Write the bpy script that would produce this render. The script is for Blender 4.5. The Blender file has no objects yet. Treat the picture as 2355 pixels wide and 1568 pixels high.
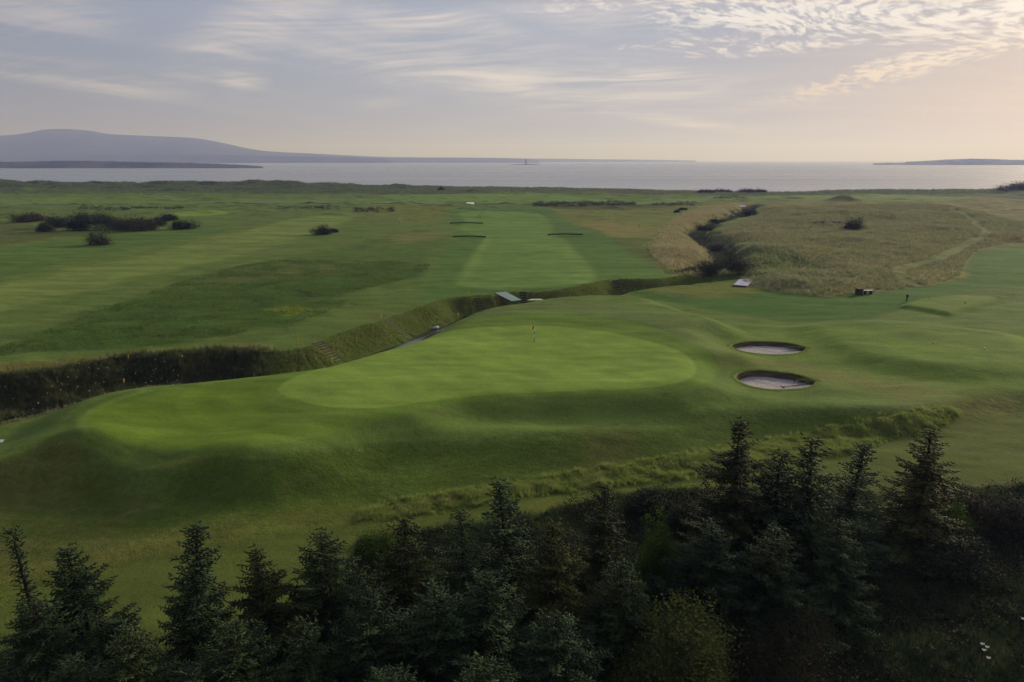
import bpy, math, random
import numpy as np
from mathutils import Vector, Matrix

random.seed(11)
rng = np.random.default_rng(11)
R = math.radians
scene = bpy.context.scene
COL = scene.collection

# ------------------------------------------------------------------ camera
CAM_H = 22.0
PITCH = R(14.83)
FPX, CX, CY = 1569.6, 1177.0, 784.0          # focal length and centre on a 2354 px wide picture
cam_data = bpy.data.cameras.new("camera")
cam_data.sensor_width = 36.0
cam_data.lens = 36.0 * FPX / 2354.0
cam_data.clip_start = 0.3
cam_data.clip_end = 60000.0
cam = bpy.data.objects.new("camera", cam_data)
cam.location = (0, 0, CAM_H)
cam.rotation_euler = (R(90) - PITCH, 0, 0)
COL.objects.link(cam)
scene.camera = cam

# ------------------------------------------------------------------ light and exposure
SUN_EL, SUN_AZ = R(16.0), R(47.0)            # azimuth measured from +Y towards +X
SUN_STRENGTH = 2.5
sun_d = bpy.data.lights.new("sun", 'SUN')
sun_d.energy = SUN_STRENGTH
sun_d.angle = R(11.0)
sun_d.color = (1.0, 0.86, 0.68)
sun = bpy.data.objects.new("sun", sun_d)
sdir = Vector((math.sin(SUN_AZ) * math.cos(SUN_EL), math.cos(SUN_AZ) * math.cos(SUN_EL), math.sin(SUN_EL)))
sun.rotation_euler = (-sdir).to_track_quat('-Z', 'Y').to_euler()
sun.location = (60, 60, 60)
COL.objects.link(sun)

scene.view_settings.view_transform = 'Standard'
scene.view_settings.look = 'None'
scene.view_settings.exposure = 0.70
scene.view_settings.gamma = 1.0
scene.view_settings.use_curve_mapping = False
scene.render.engine = 'CYCLES'
scene.cycles.use_denoising = True
scene.cycles.max_bounces = 5
scene.cycles.diffuse_bounces = 3
scene.cycles.transparent_max_bounces = 8
scene.cycles.volume_bounces = 0


# ------------------------------------------------------------------ node helper
class G:
    """Small expression builder over a node tree."""
    def __init__(self, nt):
        self.nt = nt
        nt.nodes.clear()

    def node(self, kind, **kw):
        n = self.nt.nodes.new(kind)
        for k, v in kw.items():
            setattr(n, k, v)
        return n

    def put(self, sock, v):
        if v is None:
            return
        if isinstance(v, bpy.types.NodeSocket):
            self.nt.links.new(v, sock)
        else:
            if hasattr(sock, 'default_value') and not isinstance(v, (int, float)):
                dv = sock.default_value
                v = tuple(v)
                if len(dv) == 4 and len(v) == 3:
                    v = v + (1.0,)
                sock.default_value = v
            else:
                sock.default_value = v

    def m(self, op, a, b=None, c=None, clamp=False):
        n = self.node('ShaderNodeMath', operation=op, use_clamp=clamp)
        self.put(n.inputs[0], a); self.put(n.inputs[1], b)
        if c is not None:
            self.put(n.inputs[2], c)
        return n.outputs[0]

    def add(self, a, b): return self.m('ADD', a, b)
    def sub(self, a, b): return self.m('SUBTRACT', a, b)
    def mul(self, a, b): return self.m('MULTIPLY', a, b)
    def div(self, a, b): return self.m('DIVIDE', a, b)

    def ss(self, x, lo, hi, a=0.0, b=1.0):
        n = self.node('ShaderNodeMapRange', interpolation_type='SMOOTHSTEP')
        self.put(n.inputs[0], x)
        n.inputs[1].default_value = lo; n.inputs[2].default_value = hi
        n.inputs[3].default_value = a; n.inputs[4].default_value = b
        return n.outputs[0]

    def mix(self, f, a, b, blend='MIX'):
        n = self.node('ShaderNodeMix', data_type='RGBA', blend_type=blend)
        self.put(n.inputs[0], f); self.put(n.inputs[6], a); self.put(n.inputs[7], b)
        return n.outputs[2]

    def vec(self, x, y, z):
        n = self.node('ShaderNodeCombineXYZ')
        self.put(n.inputs[0], x); self.put(n.inputs[1], y); self.put(n.inputs[2], z)
        return n.outputs[0]

    def sep(self, v):
        n = self.node('ShaderNodeSeparateXYZ')
        self.put(n.inputs[0], v)
        return n.outputs

    def noise(self, v, scale=1.0, detail=4.0, rough=0.5, dist=0.0, color=False, lac=2.0):
        n = self.node('ShaderNodeTexNoise')
        self.put(n.inputs['Vector'], v)
        n.inputs['Scale'].default_value = scale
        n.inputs['Detail'].default_value = detail
        n.inputs['Roughness'].default_value = rough
        n.inputs['Distortion'].default_value = dist
        n.inputs['Lacunarity'].default_value = lac
        return n.outputs['Color' if color else 'Fac']

    def vmath(self, op, a, b=None):
        n = self.node('ShaderNodeVectorMath', operation=op)
        self.put(n.inputs[0], a)
        if b is not None:
            self.put(n.inputs[1], b)
        return n.outputs[0]

    def ramp(self, f, stops, interp='LINEAR'):
        n = self.node('ShaderNodeValToRGB')
        cr = n.color_ramp
        cr.interpolation = interp
        while len(cr.elements) > 1:
            cr.elements.remove(cr.elements[-1])
        for i, (p, c) in enumerate(stops):
            e = cr.elements[0] if i == 0 else cr.elements.new(p)
            e.position = p
            e.color = tuple(c) + (1.0,) if len(c) == 3 else tuple(c)
        self.put(n.inputs[0], f)
        return n.outputs[0]


def lin(r, g, b):
    def f(c):
        c /= 255.0
        return c / 12.92 if c <= 0.04045 else ((c + 0.055) / 1.055) ** 2.4
    return (f(r), f(g), f(b))


# ------------------------------------------------------------------ sky (world)
world = bpy.data.worlds.new("World")
scene.world = world
world.use_nodes = True
g = G(world.node_tree)
tc = g.node('ShaderNodeTexCoord')
dx, dy, dz = g.sep(tc.outputs['Generated'])
az = g.m('ARCTAN2', dx, dy)                    # radians, 0 = +Y, + to the right
el = g.m('ARCSINE', dz)
elp = g.m('MAXIMUM', el, 0.0)
sky = g.node('ShaderNodeTexSky', sky_type='NISHITA')
sky.sun_disc = False
sky.sun_elevation = SUN_EL
sky.sun_rotation = SUN_AZ
sky.dust_density = 2.0
sky.altitude = 20

# veil of high cloud: cool on the left, warm to the right, darker behind the viewer
K = 7.3                                       # undoes the background strength of 0.1
dsun = g.node('ShaderNodeVectorMath', operation='DOT_PRODUCT')
g.put(dsun.inputs[0], tc.outputs['Generated']); g.put(dsun.inputs[1], tuple(sdir))
cs = dsun.outputs['Value']
side = g.ss(az, -0.75, 0.85)                   # left to right of the view
left = g.ramp(g.mul(elp, 1 / 0.5), [(0.0, lin(146, 140, 158)), (0.06, lin(146, 143, 158)), (0.17, lin(140, 147, 162)),
                                  (0.42, lin(132, 147, 172)), (1.0, lin(110, 130, 165))])
mid = g.ramp(g.mul(elp, 1 / 0.5), [(0.0, lin(174, 164, 174)), (0.06, lin(165, 161, 172)), (0.18, lin(155, 160, 171)),
                                 (0.42, lin(152, 162, 178)), (1.0, lin(130, 146, 176))])
right = g.ramp(g.mul(elp, 1 / 0.5), [(0.0, lin(192, 176, 156)), (0.05, lin(192, 174, 152)), (0.15, lin(185, 170, 152)),
                                   (0.30, lin(160, 156, 156)), (0.6, lin(148, 154, 168)), (1.0, lin(134, 148, 174))])
w1 = g.ss(az, -0.62, 0.06)
w2 = g.ss(az, 0.05, 0.72)
veil = g.mix(w2, g.mix(w1, left, mid), right)
back = g.ss(cs, -0.9, 0.55, 0.42, 1.0)          # dusk side of the sky is darker
# plane-projected cloud coordinates
den = g.add(g.m('MAXIMUM', dz, 0.0), 0.10)
qx = g.div(dx, den); qy = g.div(dy, den)
q = g.vec(qx, qy, 0.0)
warp = g.noise(q, 0.35, 3, 0.5, color=True)
qw = g.vmath('ADD', q, g.vmath('SCALE', g.vmath('SUBTRACT', warp, (0.5, 0.5, 0.5))))
qw.node.inputs[1].links[0].from_node.inputs['Scale'].default_value = 2.4


def rot_stretch(src, ang, sx, sy):
    n = g.node('ShaderNodeMapping', vector_type='TEXTURE')
    g.put(n.inputs['Vector'], src)
    n.inputs['Rotation'].default_value = (0, 0, ang)
    n.inputs['Scale'].default_value = (sx, sy, 1)
    return n.outputs[0]


def blob(a0, e0, ra, re, tilt=0.0, soft=1.0):
    """soft ellipse in azimuth and elevation (degrees)"""
    da = g.sub(az, R(a0)); de = g.sub(el, R(e0))
    if tilt:
        de = g.sub(de, g.mul(da, math.tan(R(tilt))))
    d = g.m('SQRT', g.add(g.m('POWER', g.div(da, R(ra)), 2.0), g.m('POWER', g.div(de, R(re)), 2.0)))
    return g.ss(d, 1.0 + soft * 0.45, 1.0 - soft * 0.75)


# cirrus: fibres combed along slowly turning directions
s1 = g.noise(rot_stretch(qw, R(-7), 4.6, 1.0), 2.0, 9, 0.64, 0.3)
s2 = g.noise(rot_stretch(qw, R(58), 4.2, 0.55), 1.3, 9, 0.62, 0.35)
f1 = g.noise(rot_stretch(qw, R(-10), 7.0, 0.42), 5.5, 5, 0.6, 0.2)
soft = g.noise(qw, 0.8, 6, 0.55)
wl = g.ss(az, -0.08, -0.30)
fib = g.add(g.mul(s1, g.sub(1.0, wl)), g.mul(s2, wl))
streak = g.ss(g.add(g.add(g.mul(fib, 0.58), g.mul(soft, 0.18)), g.mul(f1, 0.24)), 0.42, 0.62)
masks = [(blob(1, 6.6, 18, 2.3, -7, 1.0), 1.0), (blob(-18.5, 9.6, 7.5, 2.3, 26, 1.0), 0.85), (blob(-31, 5.4, 6.5, 1.05, -6, 0.9), 0.85),
         (blob(-6.0, 10.0, 7, 1.5, -8, 1.0), 1.0), (blob(-20.4, 5.9, 1.9, 0.9, 0, 1.0), 1.0), (blob(9, 3.7, 10, 0.5, -10, 0.9), 0.9),
         (blob(8, 10.6, 10, 1.5, -8, 1.0), 0.85), (blob(-33, 9.4, 5, 2.0, 0, 1.0), 0.7), (blob(-8.7, 4.3, 3.4, 0.5, 4, .9), .9),
         (blob(10, 6.0, 7.5, 1.5, -10, 1.0), 1.0), (blob(-17, 11.6, 5, 1.0, 0, 1.0), 1.0)]
mk = g.mul(masks[0][0], masks[0][1])
for b_, k_ in masks[1:]:
    mk = g.m('MAXIMUM', mk, g.mul(b_, k_))
mk = g.m('MAXIMUM', mk, g.mul(g.ss(elp, R(11.8), R(18)), 0.8))
cir = g.mul(g.add(g.mul(streak, 0.85), g.mul(g.ss(soft, 0.36, 0.64), 0.22)), mk)
cir = g.mul(g.add(cir, g.mul(streak, 0.15)), 0.82)
cir_col = g.mix(w2, g.mix(w1, lin(192, 187, 188), lin(216, 208, 200)), lin(238, 222, 196))
veil2 = g.mix(g.m('MINIMUM', cir, 1.0), veil, cir_col)

# mottled cloud bank towards the sun
mq = rot_stretch(qw, R(-24), 0.85, 1.7)
mot = g.noise(mq, 13.0, 4, 0.62, 0.25)
mot2 = g.noise(rot_stretch(qw, R(-16), 2.6, 0.8), 1.35, 5, 0.6, 0.3)
mot3 = g.noise(rot_stretch(q, R(-30), 3.0, 0.8), 4.2, 4, 0.6, 0.3)
bank = [(blob(21, 10.4, 13, 2.2, -5, 0.8), 1.0), (blob(32, 9.0, 7, 1.7, 4, 0.9), 1.0), (blob(27.5, 6.1, 8, 1.0, 14, 0.9), .95), (blob(34, 7.6, 5, 1.1, 10, 1.0), .9),
        (blob(13.0, 8.5, 6, 0.45, 3, 0.9), .8), (blob(38, 15, 28, 4.4, 0, 1.0), 1.0), (blob(9, 11.6, 9, 1.0, 4, 1.0), .8), (blob(20, 8.0, 8, .6, 2, 1.0), .9)]
bm = g.mul(bank[0][0], bank[0][1])
for b_, k_ in bank[1:]:
    bm = g.m('MAXIMUM', bm, g.mul(b_, k_))
cells = g.ss(g.add(g.add(g.mul(mot, 0.70), g.mul(mot2, 0.24)), g.add(g.mul(mot3, 0.14), g.mul(g.sub(bm, 0.6), 0.14))), 0.50, 0.66)
grey = g.mul(g.mul(bm, g.ss(mot2, 0.56, 0.40)), 0.60)
veil3 = g.mix(grey, veil2, g.mix(w2, lin(160, 163, 174), lin(166, 158, 160)))
bright = g.mix(g.ss(elp, R(4.5), R(9.5)), lin(226, 204, 172), (0.80, 0.76, 0.69))
veil4 = g.mix(g.mul(g.m('POWER', bm, 0.7), g.mul(cells, 0.9)), veil3, bright)
# glow around the hidden sun, above the right end of the frame
glow = g.m('POWER', g.m('MAXIMUM', cs, 0.0), 60.0)
glow2 = g.m('POWER', g.m('MAXIMUM', cs, 0.0), 9.0)
gl = g.mix(1.0, (0, 0, 0), (1.0, 0.82, 0.58))
add1 = g.vmath('SCALE', gl); add1.node.inputs['Scale'].default_value = 1
g.put(add1.node.inputs['Scale'], g.add(g.mul(glow, 0.22), g.mul(glow2, 0.0)))
tot = g.vmath('ADD', veil4, add1)
totb = g.vmath('SCALE', tot); g.put(totb.node.inputs['Scale'], g.mul(back, K))
final = g.vmath('MULTIPLY', g.mix(0.97, sky.outputs[0], totb), (0.98, 0.945, 0.975))
bg = g.node('ShaderNodeBackground')
g.put(bg.inputs['Color'], final)
bg.inputs['Strength'].default_value = 0.1
wo = g.node('ShaderNodeOutputWorld')
g.nt.links.new(bg.outputs[0], wo.inputs['Surface'])
world.cycles.sampling_method = 'MANUAL'
world.cycles.sample_map_resolution = 1024

# ------------------------------------------------------------------ places from the photograph
ST, CT = math.sin(PITCH), math.cos(PITCH)


def P(px, py, z=0.0):
    """point of the level z that the photograph shows at px, py"""
    a = (px - CX) / FPX; b = (CY - py) / FPX
    dx_, dy_, dz_ = a, CT + b * ST, -ST + b * CT
    t = (z - CAM_H) / dz_
    return (a * t, dy_ * t)


def PY(px, Y, py):
    """point at forward distance Y on the ray through px, py: (x, Y, z)"""
    a = (px - CX) / FPX; b = (CY - py) / FPX
    t = Y / (CT + b * ST)
    return (a * t, Y, CAM_H + t * (-ST + b * CT))


def smooth_pts(pts, closed, n=5):
    pts = [np.array(p, float) for p in pts]
    out = []
    m_ = len(pts)
    rng_ = range(m_) if closed else range(m_ - 1)
    for i in rng_:
        if closed:
            p0, p1, p2, p3 = pts[i - 1], pts[i], pts[(i + 1) % m_], pts[(i + 2) % m_]
        else:
            p0 = pts[max(i - 1, 0)]; p1 = pts[i]; p2 = pts[i + 1]; p3 = pts[min(i + 2, m_ - 1)]
        for k in range(n):
            t = k / n
            out.append(0.5 * ((2 * p1) + (-p0 + p2) * t + (2 * p0 - 5 * p1 + 4 * p2 - p3) * t * t +
                              (-p0 + 3 * p1 - 3 * p2 + p3) * t ** 3))
    if not closed:
        out.append(pts[-1])
    return np.array(out)


def poly(pts, z=0.0, n=4):
    """closed outline on level z"""
    return np.array([P(p[0], p[1], z) for p in smooth_pts(pts, True, n)])


def line(pts, z=0.0, n=4):
    return np.array([P(p[0], p[1], z) for p in smooth_pts(pts, False, n)])


def seg_dist(pts, X, Y, closed):
    """distance to a polyline, side sign, and the nearest segment parameter"""
    m_ = len(pts)
    best = np.full(X.shape, 1e9)
    sgn = np.ones(X.shape)
    par = np.zeros(X.shape)
    for i in range(m_ if closed else m_ - 1):
        a = pts[i]; b = pts[(i + 1) % m_]
        ex, ey = b[0] - a[0], b[1] - a[1]
        L2 = ex * ex + ey * ey + 1e-12
        t = np.clip(((X - a[0]) * ex + (Y - a[1]) * ey) / L2, 0, 1)
        d = (X - a[0] - t * ex) ** 2 + (Y - a[1] - t * ey) ** 2
        w = d < best
        best = np.where(w, d, best)
        cr = ex * (Y - a[1]) - ey * (X - a[0])
        sgn = np.where(w, np.sign(cr), sgn)
        par = np.where(w, i + t, par)
    return np.sqrt(best), sgn, par


def sdf(pts, X, Y, margin=14.0):
    """signed distance, negative inside; exact only within margin of the outline's box"""
    out = np.full(X.shape, margin * 1.0)
    lo = pts.min(0) - margin; hi = pts.max(0) + margin
    w = (X > lo[0]) & (X < hi[0]) & (Y > lo[1]) & (Y < hi[1])
    if not w.any():
        return out
    x = X[w]; y = Y[w]
    d, _, _ = seg_dist(pts, x, y, True)
    ins = np.zeros(x.shape, bool)
    m_ = len(pts)
    for i in range(m_):
        a = pts[i]; b = pts[(i + 1) % m_]
        c = ((a[1] > y) != (b[1] > y))
        xi = (b[0] - a[0]) * (y - a[1]) / (b[1] - a[1] + 1e-12) + a[0]
        ins ^= (c & (x < xi))
    out[w] = np.where(ins, -d, d)
    return out


def sstep(x, lo, hi):
    t = np.clip((x - lo) / (hi - lo), 0, 1)
    return t * t * (3 - 2 * t)


def _hash(ix, iy, seed):
    h = (ix.astype(np.int64) * 374761393 + iy.astype(np.int64) * 668265263 + seed * 974634777) & 0xffffffff
    h = ((h ^ (h >> 13)) * 1274126177) & 0xffffffff
    return ((h ^ (h >> 16)) & 0xffffffff) / 4294967296.0


def pnoise(x, y, seed=0):
    ix = np.floor(x); iy = np.floor(y)
    fx = x - ix; fy = y - iy
    u = fx * fx * fx * (fx * (fx * 6 - 15) + 10); v = fy * fy * fy * (fy * (fy * 6 - 15) + 10)
    r = 0
    for (ox, oy) in ((0, 0), (1, 0), (0, 1), (1, 1)):
        a = _hash(ix + ox, iy + oy, seed) * 2 * math.pi
        dd = np.cos(a) * (fx - ox) + np.sin(a) * (fy - oy)
        r = r + dd * (u if ox else 1 - u) * (v if oy else 1 - v)
    return r * 1.4


def fbm(x, y, scale, octv=3, seed=0, gain=0.5):
    r = 0; a = 1.0; s = 1.0 / scale
    for o in range(octv):
        r = r + a * pnoise(x * s + 17.3 * o, y * s - 9.1 * o, seed + o)
        s *= 2.03; a *= gain
    return r


# ---- outlines (on the 2354 px wide picture)
FAR_RIM = [(-420, 905), (-200, 890), (0, 872), (150, 852), (290, 832), (430, 817), (560, 808), (614, 808), (692, 798), (737, 785),
           (777, 768), (827, 753), (866, 742), (897, 728), (942, 713), (977, 703), (1014, 688), (1051, 682), (1079, 681),
           (1130, 676), (1197, 670), (1240, 671), (1302, 665), (1352, 655), (1397, 645), (1427, 643), (1477, 644), (1527, 640),
           (1570, 633), (1605, 622)]
NEAR_RIM = [(-420, 1040), (-200, 990), (0, 950), (150, 915), (270, 892), (400, 874), (552, 860), (622, 851), (677, 846), (739, 835),
            (764, 832), (802, 825), (851, 809), (914, 789), (1002, 755), (1051, 727), (1117, 705), (1177, 698), (1215, 693),
            (1307, 680), (1382, 678), (1422, 666), (1452, 659), (1527, 646), (1590, 640)]
GORGE = [(1570, 636), (1640, 616), (1660, 596), (1648, 572), (1618, 552), (1600, 538), (1618, 523), (1650, 510), (1688, 500),
         (1700, 489), (1720, 480), (1728, 476)]
TOP = [(205, 985), (300, 1022), (480, 1012), (640, 1000), (800, 962), (940, 945), (1040, 920), (1150, 908), (1350, 903),
       (1500, 897), (1620, 880), (1700, 840), (1690, 780), (1620, 735), (1500, 700), (1450, 683), (1307, 686), (1215, 700), (1117, 716),
       (1020, 768), (914, 800), (851, 820), (764, 844), (677, 858), (552, 872), (430, 884), (330, 893), (230, 915), (165, 950), (155, 975)]
SHELF = [(-600, 1160), (-200, 1100), (0, 1052), (80, 1028), (150, 1020), (220, 1034), (300, 1076), (400, 1064), (500, 1046), (620, 1054),
         (830, 1024), (1000, 1012), (1200, 1005), (1400, 990), (1550, 968), (1700, 946), (1900, 938), (2060, 944), (2150, 925),
         (2300, 890), (2900, 860), (4000, 700), (1700, 600), (-3000, 700), (-2500, 1100)]
GREEN = [(640, 893), (690, 862), (770, 838), (860, 812), (960, 778), (1060, 757), (1160, 749), (1260, 749), (1370, 759), (1470, 778),
         (1560, 806), (1600, 840), (1590, 868), (1540, 884), (1440, 894), (1300, 899), (1150, 905), (1000, 920), (880, 936), (770, 936), (680, 918)]
APRON = [(200, 960), (250, 925), (330, 900), (440, 884), (560, 868), (690, 853), (780, 838), (860, 815), (960, 770), (1060, 738),
         (1180, 722), (1320, 722), (1480, 745), (1600, 790), (1650, 840), (1620, 885), (1500, 902), (1300, 908), (1150, 915), (1000, 935),
         (840, 975), (700, 1010), (560, 1030), (430, 1035), (300, 1020), (220, 990)]
STRIP = [(820, 1197), (880, 1165), (1000, 1140), (1150, 1118), (1400, 1076), (1650, 1036), (1800, 1010), (2000, 970), (2150, 944),
         (2205, 945), (2140, 978), (2000, 1022), (1910, 1046), (1650, 1088), (1400, 1117), (1200, 1142), (1000, 1172), (880, 1193)]
FESCUE = [(1705, 645), (1660, 600), (1640, 560), (1650, 525), (1720, 500), (1760, 478), (1900, 474), (2060, 470), (2200, 476), (2300, 500), (2420, 520),
          (2500, 555), (2354, 556), (2250, 575), (2215, 615), (2200, 640), (2130, 655), (2050, 668), (1960, 678), (1880, 680), (1800, 674), (1740, 662)]
PATH = [(2185, 478), (2225, 495), (2245, 515), (2268, 535), (2225, 560), (2170, 588), (2120, 605), (2070, 618), (2085, 645), (2110, 655)]
TEE_A = [(2085, 706), (2135, 684), (2290, 682), (2255, 700), (2178, 723)]
TEE_B = [(1870, 752), (1990, 742), (2190, 757), (2330, 778), (2354, 835), (2230, 848), (2050, 832), (1930, 800)]
BUNK = [[(1680, 797), (1700, 789), (1735, 785.5), (1780, 786), (1820, 790), (1850, 799), (1843, 808), (1815, 813.5), (1770, 815), (1725, 811), (1695, 805)],
        [(1691, 868), (1704, 858), (1740, 853), (1790, 855), (1835, 862), (1872, 876), (1862, 888), (1825, 893.5), (1775, 895), (1730, 889), (1702, 879)]]

far_rim = line(FAR_RIM, 0.0, 3)
near_rim = line(NEAR_RIM, 0.9, 3)
gorge = line(GORGE, -1.2, 3)
TOP_W = poly(TOP, 1.3, 3)
SHELF_W = np.array([P(p[0], p[1], 0.95 * (1 - sstep(p[0], 560, 900)) * sstep(p[1], 950, 1000)) for p in smooth_pts(SHELF, True, 3)])
FESC_W = poly(FESCUE, 0.3, 3)
TEEA_W = poly(TEE_A, 0.3, 1)
TEEB_W = poly(TEE_B, 0.5, 3)
BUNK_W = [poly(BUNK[0], 0.15, 4), poly(BUNK[1], 0.15, 4)]      # the ground is level at 0.15 here
STRIP_W = poly(STRIP, -1.2, 3)
GREEN_W = poly(GREEN, 1.35, 3)
DITCH_DEPTH = -2.6


def bump(X, Y, px, py, z, rx, ry, h, rot=0.0, p=2.0):
    c = P(px, py, z)
    ux = (X - c[0]) * math.cos(rot) + (Y - c[1]) * math.sin(rot)
    uy = -(X - c[0]) * math.sin(rot) + (Y - c[1]) * math.cos(rot)
    d2 = (ux / rx) ** 2 + (uy / ry) ** 2
    return h * np.exp(-d2 * 1.0)


CREST = [(-900, 405), (0, 412), (60, 413), (110, 417), (200, 418), (300, 420), (420, 419), (500, 421), (620, 418), (700, 418), (750, 421), (900, 424), (1000, 427),
         (1100, 429), (1200, 430), (1300, 431), (1400, 434), (1500, 436), (1600, 439), (1700, 441.5), (1800, 441.5), (1880, 438), (2000, 435.5),
         (2100, 436), (2200, 436), (2280, 433), (2320, 426), (2354, 417), (2500, 412), (3300, 405)]


def height(X, Y):
    X = np.asarray(X, float); Y = np.asarray(Y, float)
    # broad swells
    h = 0.22 * fbm(X, Y * 1.6, 34.0, 3, 3) + 0.11 * fbm(X * 0.55, Y * 1.5, 8.0, 3, 9) + 0.035 * fbm(X * 0.8, Y * 1.3, 3.1, 2, 19)
    far = sstep(Y, 150, 330)
    h += far * 0.35 * fbm(X, Y, 30.0, 3, 31)
    # which side of the ditch: + is the camera's side
    dist, sg, par = seg_dist(far_rim, X, Y, False)
    s = np.where(sg < 0, -dist, dist)               # s < 0: near side
    near = sstep(-s, 4.0, 9.0)
    # terraces of the green complex
    top = sdf(TOP_W, X, Y, 16)
    shelf = sdf(SHELF_W, X, Y, 16)
    front = sstep(shelf, -1.0, 4.5)
    h += -1.35 * front * near * (1 - sstep(Y, 85, 110))
    h += 1.55 * sstep(-top, -5.0, 1.0) * near
    # mounds at the left end of the complex
    h += bump(X, Y, 150, 1022, 1.2, 4.2, 2.4, 0.95, 0.3)
    h += bump(X, Y, 0, 1050, 0.5, 7.0, 3.0, 0.7, 0.2)
    h += bump(X, Y, 500, 1047, 1.2, 6.2, 1.9, 0.75, 0.05)
    h += bump(X, Y, 690, 1040, 0.4, 6.0, 2.4, 0.3, 0.1)
    h += bump(X, Y, 315, 1085, 0.2, 3.6, 3.0, -0.7)
    h += bump(X, Y, 420, 985, 1.0, 9, 4.0, -0.6)
    # hollow and swell in front of the green
    h += bump(X, Y, 1250, 965, 0.2, 14, 3.2, -0.45, 0.03)
    h += bump(X, Y, 1150, 985, 0.2, 9, 1.8, 0.45, 0.05)
    h += bump(X, Y, 1450, 1010, -0.4, 11, 2.2, 0.35, 0.12)
    h += bump(X, Y, 1850, 925, 0.2, 13, 3.0, 0.35, 0.0)
    h += bump(X, Y, 1990, 905, 0.2, 8, 2.5, -0.45, 0.0)
    h += bump(X, Y, 900, 1090, -1, 12, 3.0, 0.35, 0.2)
    h += bump(X, Y, 1350, 735, 1.3, 16, 5, 0.3, 0.0)
    # tees
    h += 0.45 * sstep(-sdf(TEEA_W, X, Y, 6), -1.6, 0.4)
    h += 0.85 * sstep(-sdf(TEEB_W, X, Y, 10), -4.0, 1.5)
    h += bump(X, Y, 2200, 700, 0, 30, 14, 0.3)
    # level ground round the two greenside bunkers
    for (px, py) in ((1766, 801), (1781, 875)):
        c = P(px, py, 0.15)
        w_ = np.exp(-(((X - c[0]) / 7.5) ** 4 + ((Y - c[1]) / 5.5) ** 4))
        h = h * (1 - w_) + 0.15 * w_
    # rough hill with long grass on the right
    f = sdf(FESC_W, X, Y, 16)
    fin = sstep(-f, -1.0, 9.0)
    h += fin * (0.9 + 0.8 * fbm(X, Y, 26.0, 4, 77) + 0.3 * fbm(X, Y, 8.0, 3, 78))
    h += bump(X, Y, 1820, 585, 0.5, 16, 10, 1.0) + bump(X, Y, 1580, 575, 0.5, 9, 12, 0.8)
    # gorge of the stream
    dg, _, _ = seg_dist(gorge, X, Y, False)
    wob = 1.0 + 0.35 * fbm(X, Y, 9.0, 2, 55)
    h += -2.7 * (1 - sstep(dg / wob, 1.0, 7.0)) * sstep(dist, 0.0, 8.0)
    # far mounds
    for (px, py, rx, ry, hh) in ((1940, 464, 9, 8, 3.4), (1925, 470, 20, 12, 0.8), (60, 440, 13, 9, 2.6), (160, 441, 14, 8, 1.8), (400, 440, 16, 8, 2.4),
                                 (330, 455, 14, 9, 1.2), (460, 448, 16, 9, 1.0), (1490, 462, 22, 10, 1.3), (1350, 447, 20, 9, 1.8), (1185, 434, 16, 10, 1.2),
                                 (2440 / 1.09, 460, 20, 12, 1.6), (1560, 450, 26, 10, 0.8), (1240, 455, 12, 8, .8), (350, 491, 10, 5, 0.9), (480, 490, 12, 5, .9),
                                 (500, 462, 20, 7, 1.0), (2000, 500, 22, 12, 1.2), (1120, 440, 20, 8, 0.8), (40, 500, 14, 7, 1.7), (2354, 425, 26, 20, 2.0)):
        h += bump(X, Y, px, py, 0, rx, ry, hh)
    hum = fbm(X, Y, 16.0, 3, 611)
    h += sstep(Y, 230, 330) * (1 - sstep(Y, 520, 600)) * 0.55 * np.maximum(hum - 0.12, 0) * 2.2
    # fairway bunkers far out: low grassy ramparts
    for (px, py, rx) in ((1070, 515, 5.0), (1077, 545, 5.2), (1300, 540, 5.6)):
        h += bump(X, Y, px, py - 4, 0, rx, 2.6, 0.5) + bump(X, Y, px, py + 3, 0, rx * 0.9, 1.8, -0.75)
    # dune belt and coast: crest height from the skyline of the photograph
    a = X / (np.maximum(Y, 1.0))
    px_ = CX + a * FPX * (CT + 0.02)
    cy = np.interp(px_, [c[0] for c in CREST], [c[1] for c in CREST])
    Yc = 600.0 - 75.0 * sstep(px_, 1000, 1750) + 8 * fbm(X, Y * 0.2, 60, 2, 5)
    b = (CY - cy) / FPX
    zc = CAM_H + Yc / (CT + b * ST) * (-ST + b * CT)
    dune = sstep(Y, Yc - 95, Yc - 8)
    dn = fbm(X, Y, 34, 4, 201)
    dn2 = fbm(X, Y, 11, 3, 202)
    h = h * (1 - dune) + dune * (zc - 0.35 + 1.7 * dn * (0.35 + sstep(zc, 0.5, 2.0)) + 0.7 * dn2 * (.3 + sstep(zc, .5, 2.)))
    coast = sstep(Y, Yc + 2, Yc + 38)
    h = h * (1 - coast) + coast * (-6.2)
    # the ditch, cut last
    edge = 0.25 * fbm(X, Y, 7.0, 2, 91)
    t = -s + edge
    bank = sstep(t, -0.6, 4.3)
    bed = DITCH_DEPTH
    inner = h * (1 - bank) + bed * bank
    d2, sg2, _ = seg_dist(near_rim, X, Y, False)
    s2 = np.where(sg2 < 0, -d2, d2)                  # > 0: ditch side of the near rim
    open_ = sstep(s2, -1.0, 3.4)                     # 1 in the ditch, 0 on the near turf
    ends = 1.0 - sstep(par, len(far_rim) - 4.5, len(far_rim) - 1.2)
    cut = np.where(s < 1.0, open_, 1.0) * ends
    w = (s > -26) & (s < 1.0)
    hh = h * (1 - cut) + inner * cut
    h = np.where(w, hh, h)
    return h


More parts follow.
